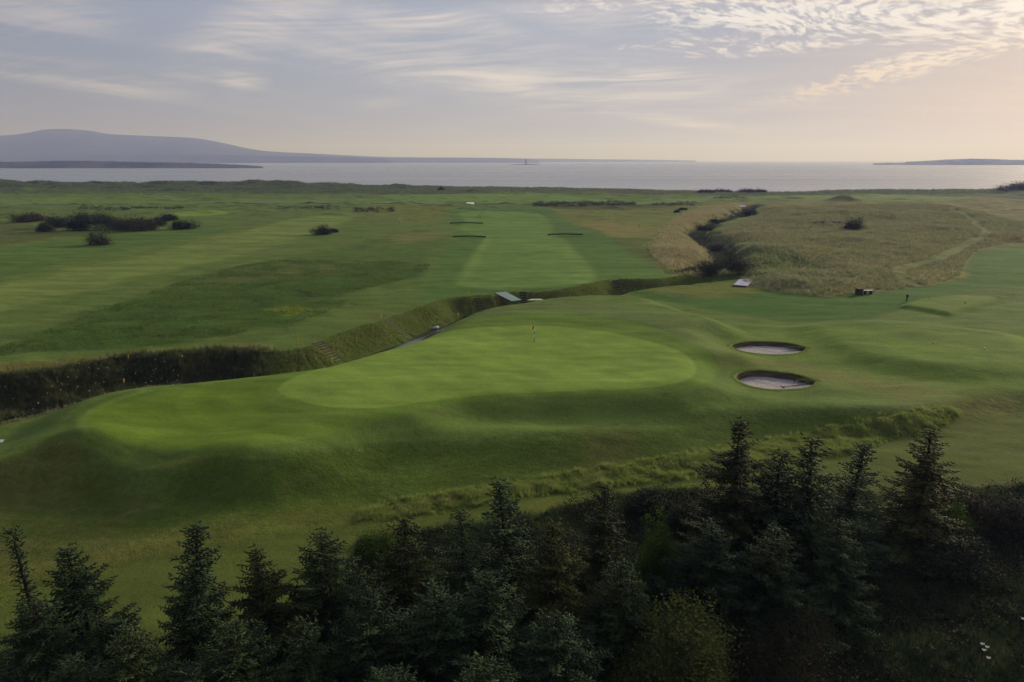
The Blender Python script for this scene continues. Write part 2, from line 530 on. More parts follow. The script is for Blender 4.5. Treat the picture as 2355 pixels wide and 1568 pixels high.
# ------------------------------------------------------------------ ground sheet
rows = [-70.0]
while rows[-1] < 780.0:
    y_ = rows[-1]
    st = max(0.2, y_ * y_ / 34518.0 * 1.9)
    if y_ < 6: st = 3.0
    elif y_ < 17: st = 0.5
    elif 58 < y_ < 130: st = min(st, 0.34)
    st = min(st, 1.5)
    rows.append(y_ + st)
rows = np.array(rows)
NCOL = 780
tt = np.linspace(-1, 1, NCOL)
tt = tt * 0.80 + 0.22 * tt ** 5
GY = np.repeat(rows[:, None], NCOL, 1)
wid = np.maximum(GY + 12, 58)
GX = tt[None, :] * wid
GZ = height(GX, GY)
NR = len(rows)
print("ground grid", NR, NCOL, NR * NCOL)

# bunkers: the sheet drops away under them (their own walls and sand are separate)
bunk_sdf = np.minimum(sdf(BUNK_W[0], GX, GY, 6), sdf(BUNK_W[1], GX, GY, 6))
GZ0 = GZ.copy()
GZ = np.where(bunk_sdf < 0.05, GZ - 1.6, GZ)


def zgrid(X, Y):
    """height of the meshed sheet (bilinear), so that things stand on its faces"""
    X = np.asarray(X, float); Y = np.asarray(Y, float)
    i = np.clip(np.searchsorted(rows, Y) - 1, 0, NR - 2)
    fy = np.clip((Y - rows[i]) / (rows[i + 1] - rows[i]), 0, 1)
    t = X / np.maximum(Y + 12, 58)
    j = np.clip(np.searchsorted(tt, t) - 1, 0, NCOL - 2)
    fx = np.clip((t - tt[j]) / (tt[j + 1] - tt[j]), 0, 1)
    a = GZ0[i, j] * (1 - fx) + GZ0[i, j + 1] * fx
    b = GZ0[i + 1, j] * (1 - fx) + GZ0[i + 1, j + 1] * fx
    return a * (1 - fy) + b * fy


def ground_z(x, y):
    return float(zgrid(np.array([x]), np.array([y]))[0])


def hit(px, py, z0=0.0):
    """the ground point shown at px, py"""
    z = z0
    for _ in range(14):
        x, y = P(px, py, z)
        z = 0.5 * z + 0.5 * ground_z(x, y)
    x, y = P(px, py, z)
    return x, y, ground_z(x, y)


def on_ground(pts, closed=True, n=4, z0=0.0):
    """outline of the photograph draped on the relief"""
    sp = smooth_pts(pts, closed, n)
    z = np.full(len(sp), z0)
    for _ in range(10):
        xy = np.array([P(p[0], p[1], zz) for p, zz in zip(sp, z)])
        z = 0.5 * z + 0.5 * zgrid(xy[:, 0], xy[:, 1])
    return np.array([P(p[0], p[1], zz) for p, zz in zip(sp, z)])


# ---- what grows where: albedo and length of the grass
ALB = np.array([1.0, 1.04, 0.72])
def C(r, g_, b_):
    return np.array(lin(r, g_, b_)) * ALB

col = np.zeros((NR, NCOL, 3)) + C(84, 100, 56)
tall = np.full((NR, NCOL), 0.45)
kind = np.zeros((NR, NCOL), int)      # 0 rough, 1 green, 2 fairway, 3 long grass, 4 dunes, 5 ditch bank
big = fbm(GX, GY, 26, 4, 400)
med = fbm(GX, GY, 7, 4, 410)
fin_ = fbm(GX, GY * 0.6, 2.2, 3, 420)


def paint(mask, c, t=None, k=None):
    global col, tall
    m_ = mask[..., None]
    col = col * (1 - m_) + np.asarray(c) * m_
    if t is not None:
        tall = tall * (1 - mask) + t * mask
    if k is not None:
        kind[mask > 0.5] = k


def area(pts, c, t, k=None, soft=0.35, z0=0.0, wob=0.0, wsc=4.0, draped=True, n=4, amt=1.0, margin=14.0):
    w = on_ground(pts, True, n, z0) if draped else poly(pts, z0, n)
    d = sdf(w, GX, GY, margin)
    if wob:
        d = d + wob * fbm(GX, GY, wsc, 3, 500)
    m_ = sstep(-d, -soft, soft) * amt
    paint(m_, c, t, k)
    return d


LFAR = C(96, 110, 64)
# far plain beyond the ditch
d_rim, sg_rim, _ = seg_dist(far_rim, GX[:, :], GY[:, :], False)
s_rim = np.where(sg_rim < 0, -d_rim, d_rim)
beyond = sstep(s_rim, -0.5, 0.5) * sstep(GY, 60, 66)
paint(beyond, C(90, 107, 60), 0.3)
paint(beyond * sstep(big, 0.0, 0.35) * 0.5, C(96, 106, 60))
paint(beyond * sstep(fbm(GX * 0.4, GY * 1.4, 9, 3, 431), 0.05, 0.4) * 0.35, C(104, 122, 66))
# broad left fairway and its semi-rough
area([(-900, 800), (-300, 730), (0, 655), (180, 612), (350, 585), (500, 545), (640, 512), (720, 496), (830, 492), (800, 508), (700, 545), (560, 585), (380, 625), (120, 690), (0, 720), (-500, 830)],
     C(108, 122, 70), 0.12, 2, 3.0, margin=20, wob=2.0, wsc=14)
area([(-600, 640), (0, 572), (120, 556), (300, 540), (480, 520), (520, 530), (340, 566), (160, 600), (0, 640), (-600, 760)], C(84, 106, 56), 0.2, 2, 1.0)
area([(-900, 610), (-300, 585), (0, 562), (90, 553), (190, 536), (110, 528), (0, 512), (-700, 500)], C(90, 98, 60), 0.8, 3, 3.0, wob=3, wsc=8)
# semi-rough and rough tongues
area([(-400, 900), (0, 800), (150, 742), (300, 690), (430, 642), (520, 618), (660, 598), (820, 598), (960, 604), (990, 612), (950, 634), (890, 652), (820, 668), (790, 700), (700, 735), (560, 765), (380, 790), (180, 806), (0, 818), (-400, 880)],
     C(72, 96, 48), 0.95, 3, 3.2, wob=4.0, wsc=8)
area([(480, 622), (640, 600), (760, 600), (840, 606), (800, 625), (700, 640), (560, 650), (450, 665)], C(98, 104, 66), 0.95, None, 3.0, wob=2.0, amt=0.7)
area([(690, 592), (780, 570), (860, 545), (900, 535), (1000, 530), (1045, 548), (1040, 575), (1000, 600), (850, 600), (720, 596)], C(84, 104, 56), 0.9, 3, 2.5, wob=4, wsc=9)
area([(900, 540), (1000, 532), (1020, 545), (920, 560)], C(112, 114, 74), 0.9, None, 3.0, wob=2.5, amt=.8)
area([(618, 712), (660, 702), (705, 706), (700, 720), (640, 724)], C(112, 122, 44), 0.6, None, 1.2, wob=1.5, wsc=2)
area([(-400, 860), (0, 832), (130, 826), (290, 812), (420, 804), (560, 790), (620, 800), (500, 812), (300, 830), (0, 868), (-400, 905)], C(104, 98, 62), 0.95, 3, 0.8, wob=0.8, amt=0.8)
# tan and yellow rough right of the main fairway
area([(1180, 470), (1300, 462), (1500, 468), (1700, 462), (1740, 478), (1660, 500), (1600, 520), (1560, 560), (1560, 620), (1500, 612), (1440, 580), (1430, 560), (1370, 530), (1290, 505)],
     C(104, 112, 62), 0.8, 3, 4.0, wob=5, wsc=10)
area([(1200, 458), (1320, 455), (1500, 462), (1620, 466), (1500, 480), (1340, 482), (1230, 474)], C(78, 78, 54), 1.0, None, 5, wob=6.0, wsc=6, amt=.8)
area([(1420, 550), (1530, 555), (1560, 610), (1600, 632), (1500, 625), (1440, 600)], C(88, 100, 56), 0.7, 3, 1.5, wob=2.0, wsc=5)
area([(1290, 520), (1400, 508), (1480, 522), (1520, 540), (1440, 545), (1330, 530)], C(126, 116, 80), 0.8, None, 4.0, wob=5.0, wsc=5, amt=.8)
area([(820, 480), (900, 470), (1040, 472), (1030, 500), (960, 515), (880, 505)], C(104, 110, 60), 0.6, None, 6.0, wob=5.0, wsc=6, amt=.8)
# main fairway
area([(940, 735), (960, 660), (1010, 600), (1050, 545), (1035, 510), (1040, 480), (1250, 474), (1290, 505), (1380, 535), (1440, 570), (1500, 612), (1560, 634), (1400, 650), (1300, 668), (1150, 680), (1000, 698)],
     C(80, 106, 55), 0.2, 2, 2.2, margin=20, wob=2.0, wsc=12)
area([(1052, 652), (1080, 600), (1112, 552), (1106, 543), (1060, 528), (1068, 505), (1062, 488), (1200, 486), (1252, 497), (1268, 520), (1275, 540), (1305, 556), (1335, 590), (1368, 636), (1330, 652), (1200, 664), (1120, 664)],
     C(97, 123, 66), 0.1, 2, 1.6)
area([(1300, 560), (1335, 590), (1368, 636), (1330, 650), (1300, 600)], C(106, 132, 74), 0.1, 2, 1.0, amt=0.7)
area([(1052, 652), (1080, 600), (1112, 552), (1125, 556), (1100, 600), (1078, 640)], C(112, 134, 76), 0.1, 2, 1.2, amt=0.7)
mown = (kind == 2) & (beyond > 0.5)
col *= np.where(mown, 1 + 0.20 * fbm(GX * 0.10, GY, 5.0, 4, 470) + 0.07 * fbm(GX, GY, 20.0, 2, 471), 1.0)[..., None]  # light on the ground's undulations put into the fairway colour as cross bands
# fairways towards the sea
for pts_, c_ in (([(-500, 462), (0, 456), (300, 452), (600, 458), (900, 455), (1060, 462), (1000, 470), (600, 468), (0, 472), (-500, 480)], C(98, 116, 66)),
                 ([(880, 452), (1000, 446), (1100, 445), (1180, 440), (1260, 444), (1400, 458), (1700, 456), (1900, 452), (2354, 458), (2354, 446), (2000, 446), (1800, 448), (1640, 462), (1380, 470), (1100, 466)], C(100, 124, 66)),
                 ([(380, 492), (440, 486), (520, 488), (500, 494), (400, 497)], C(120, 142, 70)),
                 ([(1770, 462), (1900, 452), (2100, 452), (2300, 458), (2200, 464), (1900, 466)], C(98, 118, 64))):
    area(pts_, c_, 0.15, 2, 2.5)
# near side of the ditch
nearm = 1 - sstep(s_rim, -8, -4)
area([(1450, 676), (1600, 705), (1780, 732), (1880, 738), (1960, 735), (2060, 715), (2140, 690), (2240, 670), (2354, 655), (2700, 640), (2700, 540), (2354, 552), (2240, 580), (2215, 640), (2130, 656), (2000, 676), (1880, 682), (1740, 665), (1600, 690), (1480, 672)],
     C(66, 98, 44), 0.22, 2, 0.6)
area([(1690, 642), (1560, 645), (1470, 655), (1450, 664), (1540, 672), (1620, 684), (1700, 680), (1745, 668)], C(98, 106, 54), 0.6, 0, 0.8, wob=1.0)
area([(1460, 682), (1600, 706), (1780, 735), (1900, 741), (2000, 733), (2100, 706), (2170, 724), (2290, 700), (2700, 690), (2900, 850), (2300, 900), (2150, 925), (1900, 935), (1700, 940), (1500, 960), (1300, 985), (1000, 1008), (830, 1020),
      (620, 1052), (500, 1044), (310, 1074), (220, 1034), (150, 1018), (0, 1050), (-600, 1150), (-600, 1060), (0, 955), (160, 915), (270, 893), (400, 876), (620, 853), (764, 834), (851, 811), (914, 792), (1002, 758), (1051, 730), (1117, 707), (1215, 695), (1307, 682), (1382, 680)],
     C(92, 110, 60), 0.2, 2, 0.5, z0=1, margin=8)
area([(1700, 760), (1850, 745), (2000, 745), (2354, 770), (2600, 800), (2600, 900), (2150, 915), (1950, 890), (1800, 840), (1720, 840)], C(98, 118, 56), 0.2, None, 3.0, amt=.8)
area([(1640, 800), (1680, 820), (1760, 825), (1850, 835), (1960, 860), (2200, 905), (2100, 920), (1940, 890), (1870, 865), (1760, 835), (1660, 830)], C(122, 116, 82), 0.25, None, 2.0, wob=1.5, amt=.55)
area(TEE_A, C(102, 120, 60), 0.1, 2, 0.7, n=2, amt=.8)
area([(2060, 785), (2200, 790), (2260, 815), (2240, 840), (2120, 828), (2040, 800)], C(106, 128, 58), 0.1, 2, 0.6, amt=.8)
area([(1640, 750), (1500, 712), (1350, 695), (1200, 700), (1050, 735), (980, 775), (1200, 735), (1400, 742), (1560, 775), (1650, 830)], C(98, 112, 72), 0.25, None, 1.0, amt=.7)
area(APRON, C(96, 118, 56), 0.12, 2, 0.35, z0=1.2)
# mowing bands at the left lobe
for k_, off in enumerate((0, 14, 26)):
    area([(150 + off * 2, 975), (175 + off * 2, 945), (230 + off * 2, 918), (300 + off * 2, 898), (312 + off * 2, 901), (250 + off * 2, 922), (200 + off * 2, 948), (178 + off * 2, 975), (200 + off * 2, 1003), (270 + off * 2, 1035), (340 + off * 2, 1052),
          (330 + off * 2, 1056), (250 + off * 2, 1038), (172 + off * 2, 1003)], C(70, 92, 46) if k_ % 2 == 0 else C(104, 122, 66), 0.15, None, 0.35, z0=1.0, amt=.6)
area([(195, 962), (260, 925), (400, 896), (560, 880), (640, 880), (600, 920), (640, 960), (700, 985), (560, 1020), (430, 1030), (300, 1012), (215, 990)], C(98, 118, 46), 0.08, 2, 0.9, z0=1, amt=.8)
d_green = area(GREEN, C(118, 140, 70), 0.03, 1, 0.25, z0=1.35)
# mowing bands: straight on the green, rings on the apron
st_ = np.sin((GX * 0.80 + GY * 0.60) * 2 * math.pi / 3.2)
col *= np.where(kind == 1, 1 + 0.035 * np.clip(st_ * 3, -1, 1), 1.0)[..., None]
rg_ = np.sin(d_green * 2 * math.pi / 3.4)
col *= (1 + 0.05 * np.clip(rg_ * 2, -1, 1) * ((d_green > 0.2) & (d_green < 9) & (kind == 2)))[..., None]
# collar lines on the crests
area([(310, 1078), (400, 1060), (500, 1040), (600, 1048), (600, 1056), (500, 1050), (400, 1070)], C(128, 132, 72), 0.2, None, 0.3, z0=.8, amt=.7)
area([(0, 1050), (80, 1026), (150, 1014), (220, 1024), (290, 1058), (280, 1062), (215, 1032), (150, 1021), (80, 1033), (0, 1058)], C(112, 126, 66), 0.2, None, 0.3, z0=.8, amt=.6)
# low ground in front
frontm = sstep(sdf(SHELF_W, GX, GY, 12), -0.3, 1.5) * nearm * (1 - sstep(GY, 75, 90))
paint(frontm, C(74, 90, 42), 0.45, 0)
paint(frontm * sstep(big + 0.4 * med, 0.0, 0.5) * 0.5, C(104, 98, 66))
paint(frontm * sstep(fbm(GX, GY, 3.2, 4, 433), 0.12, 0.5) * 0.45, C(66, 84, 36))
# scuffed, thin turf: curved scratches across the slopes of the mounds
ring = np.abs(np.sin(0.9 * np.hypot(GX + 27, (GY - 46) * 1.4) + 2.0 * fbm(GX, GY, 6, 3, 434)))
paint(frontm * sstep(ring, 0.93, 1.0) * sstep(fbm(GX, GY, 7, 3, 435), -0.05, 0.3) * (1 - sstep(GX, -12, -2)) * 0.16, C(108, 108, 74))
paint(frontm * sstep(fbm(GX * .6, GY * 1.5, 0.8, 4, 436), 0.45, 0.65) * 0.3, C(112, 110, 80))
area([(0, 1320), (300, 1250), (560, 1195), (800, 1170), (900, 1180), (830, 1215), (560, 1240), (300, 1290), (120, 1350), (0, 1380)], C(100, 98, 56), 0.3, None, 2.0, z0=-1.2, wob=1.0, amt=.5)
area([(-300, 1500), (0, 1400), (150, 1330), (350, 1280), (600, 1240), (820, 1205), (1000, 1180), (1200, 1150), (1400, 1125), (1650, 1092), (1910, 1050), (2010, 1026), (2150, 980), (2300, 960), (3000, 930), (3000, 1100), (2354, 1118),
      (2200, 1110), (1700, 1130), (1500, 1145), (1300, 1170), (1100, 1200), (900, 1240), (800, 1300), (600, 1500), (0, 1700)], C(84, 93, 50), 0.16, 2, 0.5, z0=-1.3)
area([(1250, 1175), (1400, 1150), (1550, 1130), (1680, 1120), (1700, 1105), (1500, 1125), (1300, 1155), (1100, 1190)], C(96, 100, 50), 0.6, None, 0.6, z0=-1.3, wob=.6, amt=.8)
area(STRIP, C(96, 112, 50), 0.8, 3, 0.4, z0=-1.2, wob=0.45, wsc=1.5)
# undergrowth between the trees and below them
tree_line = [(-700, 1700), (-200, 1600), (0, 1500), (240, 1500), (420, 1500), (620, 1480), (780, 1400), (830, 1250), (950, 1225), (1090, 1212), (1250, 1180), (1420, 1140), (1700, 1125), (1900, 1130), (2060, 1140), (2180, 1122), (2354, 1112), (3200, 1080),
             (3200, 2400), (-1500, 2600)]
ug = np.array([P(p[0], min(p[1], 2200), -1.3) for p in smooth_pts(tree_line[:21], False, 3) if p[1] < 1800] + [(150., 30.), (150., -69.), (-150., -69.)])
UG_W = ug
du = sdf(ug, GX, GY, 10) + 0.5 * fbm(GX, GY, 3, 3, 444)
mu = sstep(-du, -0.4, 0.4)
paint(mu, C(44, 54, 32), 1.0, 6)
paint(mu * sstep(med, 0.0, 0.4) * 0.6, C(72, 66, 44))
# wider rough plateau around the hill, fading out
area([(1745, 476), (1780, 464), (1900, 458), (2100, 462), (2300, 455), (2700, 450), (2800, 560), (2354, 557), (2240, 575), (2100, 480), (1900, 480)], C(112, 110, 76), 0.9, 3, 5.0, wob=4.0, wsc=10)
paint(sstep(GX / np.maximum(GY, 1), 0.42, 0.55) * sstep(fbm(GX, GY, 18, 4, 481), -0.1, 0.3) * sstep(GY, 190, 230) * (kind == 3) * .6, C(92, 86, 60))
# fescue hill and path
df = sdf(on_ground(FESCUE, True, 4, .3), GX, GY, 14) + 1.2 * fbm(GX, GY, 5, 3, 445)
mf = sstep(-df, -0.6, 0.6)
paint(mf, C(116, 112, 78), 0.95, 3)
paint(mf * sstep(fbm(GX, GY, 14, 4, 446), -0.1, 0.35) * 0.75, C(92, 102, 74))
paint(mf * sstep(fbm(GX, GY, 9, 4, 447), 0.1, 0.45) * 0.6, C(140, 122, 94))
area([(1690, 560), (1760, 560), (1830, 580), (1860, 620), (1900, 655), (1800, 665), (1710, 640), (1680, 590)], C(86, 100, 76), 0.95, None, 3.0, wob=2.5, wsc=6, amt=.7)
area([(2110, 620), (2200, 622), (2210, 636), (2130, 645)], C(150, 136, 96), 0.8, None, 1.2, wob=1.5, wsc=3, amt=.8)
area([(2260, 545), (2400, 535), (2500, 555), (2300, 560)], C(140, 118, 90), 0.9, None, 2.0, wob=1.5, wsc=5, amt=.7)
# pale pinkish grass along the gorge
area([(1525, 560), (1600, 528), (1640, 500), (1700, 486), (1720, 470), (1620, 480), (1560, 510), (1520, 560), (1515, 600), (1560, 628), (1600, 632), (1640, 610), (1620, 570), (1600, 550)], C(142, 128, 100), 1.0, 3, 3.0, wob=4.5, wsc=6, amt=.85)
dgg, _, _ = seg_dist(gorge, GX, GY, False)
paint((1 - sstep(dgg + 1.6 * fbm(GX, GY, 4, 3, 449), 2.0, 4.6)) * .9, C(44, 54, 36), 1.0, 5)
pl = on_ground(PATH, False, 4, .5)
dp, _, _ = seg_dist(pl, GX, GY, False)
paint((1 - sstep(dp + 0.3 * med, 0.4, 1.3)) * 0.8, C(96, 108, 70), 0.3, 7)
# far ditches with dark banks across the plain
FARLINE = [(-700, 474), (0, 470), (300, 469), (600, 467), (760, 467), (900, 468), (1060, 470), (1100, 470), (1300, 468), (1500, 472)]
fl = line(FARLINE, 0, 3)
dfl, _, _ = seg_dist(fl, GX, GY, False)
paint((1 - sstep(dfl + 0.8 * med, 1.8, 3.6)) * .95, C(40, 48, 34), 1.0)
fl2 = line([(-700, 482), (0, 479), (300, 478), (600, 474), (800, 476)], 0, 3)
dfl2, _, _ = seg_dist(fl2, GX, GY, False)
paint((1 - sstep(dfl2 + 1.0 * med, 0.3, 1.6)) * .6, C(60, 66, 44), 1.0)
# dunes
aa = GX / np.maximum(GY, 1)
pxg = CX + aa * FPX * (CT + 0.02)
dlo = np.interp(pxg, [-900, 0, 300, 700, 1000, 1200, 1500, 1700, 2000, 2200, 2354, 3200], [440, 438, 440, 445, 446, 440, 448, 450, 447, 455, 460, 460])
Ydl = np.array([P(0, v, 0)[1] for v in np.linspace(400, 480, 200)])
Yline = np.interp(dlo, np.linspace(400, 480, 200), Ydl)
mdu = sstep(GY + 14 * med, Yline - 12, Yline + 10)
paint(mdu, C(80, 90, 70), 1.0, 4)
paint(mdu * sstep(fbm(GX, GY, 20, 4, 450), -0.05, 0.3) * .8, C(58, 70, 52))
paint(mdu * sstep(GZ, -3.5, -4.6) * 1.0, C(120, 112, 96), 0.2, 4)
# rough hollows and gorse-brown specks on the plain
spk = beyond * sstep(fbm(GX, GY, 5.0, 3, 460) + 0.6 * big, 0.35, 0.7) * sstep(GY, 200, 280) * (kind == 0)
paint(spk * .6, C(92, 84, 56), 0.9)
# ditch banks
inb = (s_rim > -26) & (s_rim < 2.5) & (GY > 50)
dn_, sgn_, _ = seg_dist(near_rim, GX, GY, False)
sn = np.where(sgn_ < 0, -dn_, dn_)
bankm = inb * sstep(s_rim, 0.3, -0.5) * sstep(sn, 0.4, 1.4)
paint(bankm, C(88, 104, 48), 1.0, 5)
paint(bankm * sstep(-s_rim, 0.0, 1.2) * (1 - sstep(-s_rim, 1.2, 3.0)) * .65, C(98, 84, 56))
paint(bankm * sstep(-s_rim, 2.6, 3.8) * .6, C(70, 96, 36))
paint(bankm * sstep(-s_rim, 4.3, 4.9) * sstep(GZ, -1.8, -2.3), C(70, 68, 66), 0.2)
darkend = bankm * (1 - sstep(GX, -30.5, -27.5))
paint(darkend, C(50, 50, 32), 1.0)
paint((1 - sstep(GX, -36, -33)) * sstep(sn, -2.5, -0.2) * inb * .8, C(88, 92, 52), 0.9)


# ------------------------------------------------------------------ materials
def new_mat(name):
    m_ = bpy.data.materials.new(name)
    m_.use_nodes = True
    return m_, G(m_.node_tree)


def finish(g_, bsdf):
    o = g_.node('ShaderNodeOutputMaterial')
    g_.nt.links.new(bsdf, o.inputs['Surface'])


def principled(g_, color, rough=0.8, spec=0.3, bump_h=None, bump_s=0.3, bump_d=0.05, **kw):
    p = g_.node('ShaderNodeBsdfPrincipled')
    g_.put(p.inputs['Base Color'], color)
    g_.put(p.inputs['Roughness'], rough)
    p.inputs['Specular IOR Level'].default_value = spec
    for k_, v in kw.items():
        g_.put(p.inputs[k_.replace('_', ' ')], v)
    if bump_h is not None:
        b_ = g_.node('ShaderNodeBump')
        g_.put(b_.inputs['Height'], bump_h)
        g_.put(b_.inputs['Strength'], bump_s)
        g_.put(b_.inputs['Distance'], bump_d)
        g_.nt.links.new(b_.outputs[0], p.inputs['Normal'])
    finish(g_, p.outputs[0])
    return p


def plain_mat(name, c, rough=0.7, spec=0.3, var=0.25, scale=6.0, bump_s=0.15, **kw):
    m_, g_ = new_mat(name)
    t_ = g_.node('ShaderNodeTexCoord').outputs['Object']
    n_ = g_.noise(t_, scale, 5, 0.6)
    f_ = g_.ss(n_, 0.3, 0.7)
    cc = g_.mix(f_, tuple(x * (1 - var) for x in c), tuple(min(1, x * (1 + var)) for x in c))
    principled(g_, cc, rough, spec, g_.noise(t_, scale * 5, 3, 0.6), bump_s, 0.01, **kw)
    return m_


def grass_ground_mat():
    m_, g_ = new_mat("turf")
    at = g_.node('ShaderNodeAttribute', attribute_name='grass')
    base, t_ = at.outputs['Color'], at.outputs['Alpha']
    pos = g_.node('ShaderNodeNewGeometry').outputs['Position']
    sx, sy, sz = g_.sep(pos)
    flat = g_.vec(sx, sy, 0.0)
    big_ = g_.noise(flat, 0.09, 4, 0.6)
    mid_ = g_.noise(g_.vec(g_.mul(sx, 0.45), sy, 0.0), 0.42, 5, 0.62, 0.4)  # sideways streaks: shading of undulations put into the turf colour
    fine = g_.noise(pos, 2.3, 5, 0.7)
    shade_streaks = g_.noise(g_.vec(g_.mul(sx, 0.16), sy, 0.0), 1.1, 4, 0.65, 0.3)  # finer streaks of undulation shading, also put into the colour
    vfine = g_.noise(pos, 9.0, 3, 0.7)
    v = g_.add(1.0, g_.mul(g_.sub(big_, 0.5), 0.55))
    v = g_.mul(v, g_.add(1.0, g_.mul(g_.sub(mid_, 0.5), g_.add(0.75, g_.mul(t_, 0.6)))))
    v = g_.mul(v, g_.add(1.0, g_.mul(g_.sub(shade_streaks, 0.5), 0.42)))
    v = g_.mul(v, g_.add(1.0, g_.mul(g_.sub(fine, 0.5), g_.add(0.32, g_.mul(t_, 1.5)))))
    v = g_.mul(v, g_.add(1.0, g_.mul(g_.sub(vfine, 0.5), g_.add(0.8, g_.mul(t_, 0.9)))))
    c = g_.vmath('SCALE', base); g_.put(c.node.inputs['Scale'], g_.m('MAXIMUM', v, 0.12))
    # dry blades
    dry = g_.mul(g_.ss(g_.noise(flat, 0.7, 5, 0.7, 0.5), 0.52, 0.72), g_.add(0.10, g_.mul(t_, 0.35)))
    tanc = g_.mix(0.6, c, g_.vmath('MULTIPLY', c, (1.45, 1.05, 1.25)))
    c2 = g_.mix(dry, c, tanc)
    bh = g_.add(g_.mul(g_.noise(pos, 1.6, 5, 0.7), g_.mul(t_, 0.55)), g_.mul(vfine, g_.add(0.03, g_.mul(t_, 0.12))))
    p = principled(g_, c2, 0.95, 0.05, bh, 0.8, 1.0)
    return m_


M_TURF = grass_ground_mat()


def tag(o, label=None, cat=None, group=None, kind_=None):
    if label: o['label'] = label
    if cat: o['category'] = cat
    if group: o['group'] = group
    if kind_: o['kind'] = kind_
    return o


def mesh_obj(name, verts, faces, mat_, parent=None, smooth=False, loc=None, attrs=None):
    me = bpy.data.meshes.new(name)
    verts = np.asarray(verts, np.float32)
    if isinstance(faces, np.ndarray) and faces.ndim == 2:
        k_ = faces.shape[1]
        me.vertices.add(len(verts)); me.vertices.foreach_set('co', verts.ravel())
        me.loops.add(faces.size); me.loops.foreach_set('vertex_index', faces.ravel().astype(np.int32))
        me.polygons.add(len(faces))
        me.polygons.foreach_set('loop_start', np.arange(0, faces.size, k_, dtype=np.int32))
        me.update(calc_edges=True)
    else:
        me.from_pydata([tuple(map(float, v)) for v in verts], [], [tuple(int(i) for i in f) for f in faces])
    if smooth:
        me.polygons.foreach_set('use_smooth', np.ones(len(me.polygons), bool))
    if attrs:
        for an, av in attrs.items():
            a_ = me.attributes.new(an, 'FLOAT_COLOR', 'POINT')
            a_.data.foreach_set('color', np.asarray(av, np.float32).ravel())
    if mat_:
        me.materials.append(mat_)
    me.validate()
    o = bpy.data.objects.new(name, me)
    COL.objects.link(o)
    if loc is not None: o.location = loc
    if parent is not None: o.parent = parent
    return o


def thing(name, label, cat, loc=(0, 0, 0), rz=0.0, group=None):
    o = bpy.data.objects.new(name, None)
    COL.objects.link(o)
    o.location = loc; o.rotation_euler = (0, 0, rz)
    o.empty_display_size = 0.3
    return tag(o, label, cat, group)


# ---- link the ground, one object for each kind of surface
idx = np.arange(NR * NCOL).reshape(NR, NCOL)
quads = np.stack([idx[:-1, :-1], idx[:-1, 1:], idx[1:, 1:], idx[1:, :-1]], -1).reshape(-1, 4)
fk = kind[:-1, :-1].reshape(-1)
# keep only faces out of the deep hidden parts of the bunkers
allv = np.stack([GX, GY, GZ], -1).reshape(-1, 3)
# vertex normals from the whole sheet
gy_ = np.gradient(GZ0, axis=0) / np.maximum(np.gradient(GY, axis=0), 1e-6)
dxc = np.gradient(GX, axis=1)
gx_ = np.gradient(GZ0, axis=1) / np.maximum(dxc, 1e-6)
# column lines fan out, so correct the row derivative for the sideways shift
shift = np.gradient(GX, axis=0) / np.maximum(np.gradient(GY, axis=0), 1e-6)
gyy = gy_ - gx_ * shift
nrm = np.stack([-gx_, -gyy, np.ones_like(gx_)], -1)
nrm /= np.linalg.norm(nrm, axis=-1, keepdims=True)
nrm = nrm.reshape(-1, 3)
colv = np.concatenate([np.clip(col, 0.004, 1), tall[..., None]], -1).reshape(-1, 4)
names = {0: "rough_grass", 1: "putting_green", 2: "fairway", 3: "long_grass_ground", 4: "dunes", 5: "ditch_bank", 6: "undergrowth_ground", 7: "path"}
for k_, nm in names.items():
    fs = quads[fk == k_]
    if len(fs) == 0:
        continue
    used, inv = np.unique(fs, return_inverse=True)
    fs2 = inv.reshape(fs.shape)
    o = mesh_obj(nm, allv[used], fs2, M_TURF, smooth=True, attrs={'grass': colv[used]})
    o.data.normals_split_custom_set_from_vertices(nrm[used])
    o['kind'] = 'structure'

#@@SEA
# ------------------------------------------------------------------ sea
SEA_Z = -5.0
m_sea, g_ = new_mat("sea_water")
pos = g_.node('ShaderNodeNewGeometry').outputs['Position']
sx, sy, sz = g_.sep(pos)
w1_ = g_.noise(g_.vec(g_.mul(sx, 0.2), sy, 0.0), 0.045, 5, 0.6, 0.3)
w2_ = g_.noise(g_.vec(g_.mul(sx, 0.25), sy, 0.0), 0.9, 3, 0.6)
w3_ = g_.noise(g_.vec(g_.mul(sx, 0.08), sy, 0.0), 0.008, 4, 0.6, 0.5)
p = principled(g_, (0.16, 0.17, 0.18), g_.ss(w3_, 0.35, 0.7, 0.24, 0.32), 0.5, g_.add(g_.mul(w1_, 1.0), g_.mul(w2_, 0.05)), 0.06, 0.5)
p.inputs['IOR'].default_value = 1.5
sea_v = []
xs = np.array([-19000, -9000, -4000, -1500, -600, 0, 600, 1500, 4000, 9000, 19000.])
ys = np.array([470, 700, 1000, 1800, 3000, 6000, 10000, 19000.])
sea_v = np.array([(x, y, SEA_Z) for y in ys for x in xs])
sf = np.array([(j * len(xs) + i, j * len(xs) + i + 1, (j + 1) * len(xs) + i + 1, (j + 1) * len(xs) + i) for j in range(len(ys) - 1) for i in range(len(xs) - 1)])
o = mesh_obj("sea", sea_v, sf, m_sea)
o['kind'] = 'structure'

# ------------------------------------------------------------------ distant land
m_land, g_ = new_mat("distant_land")
pos = g_.node('ShaderNodeNewGeometry').outputs['Position']
n_ = g_.noise(g_.vmath('MULTIPLY', pos, (1, 1, 4)), 0.0045, 7, 0.72)
principled(g_, g_.mix(g_.ss(n_, 0.35, 0.65), (0.018, 0.024, 0.022), (0.085, 0.085, 0.070)), 0.95, 0.1)


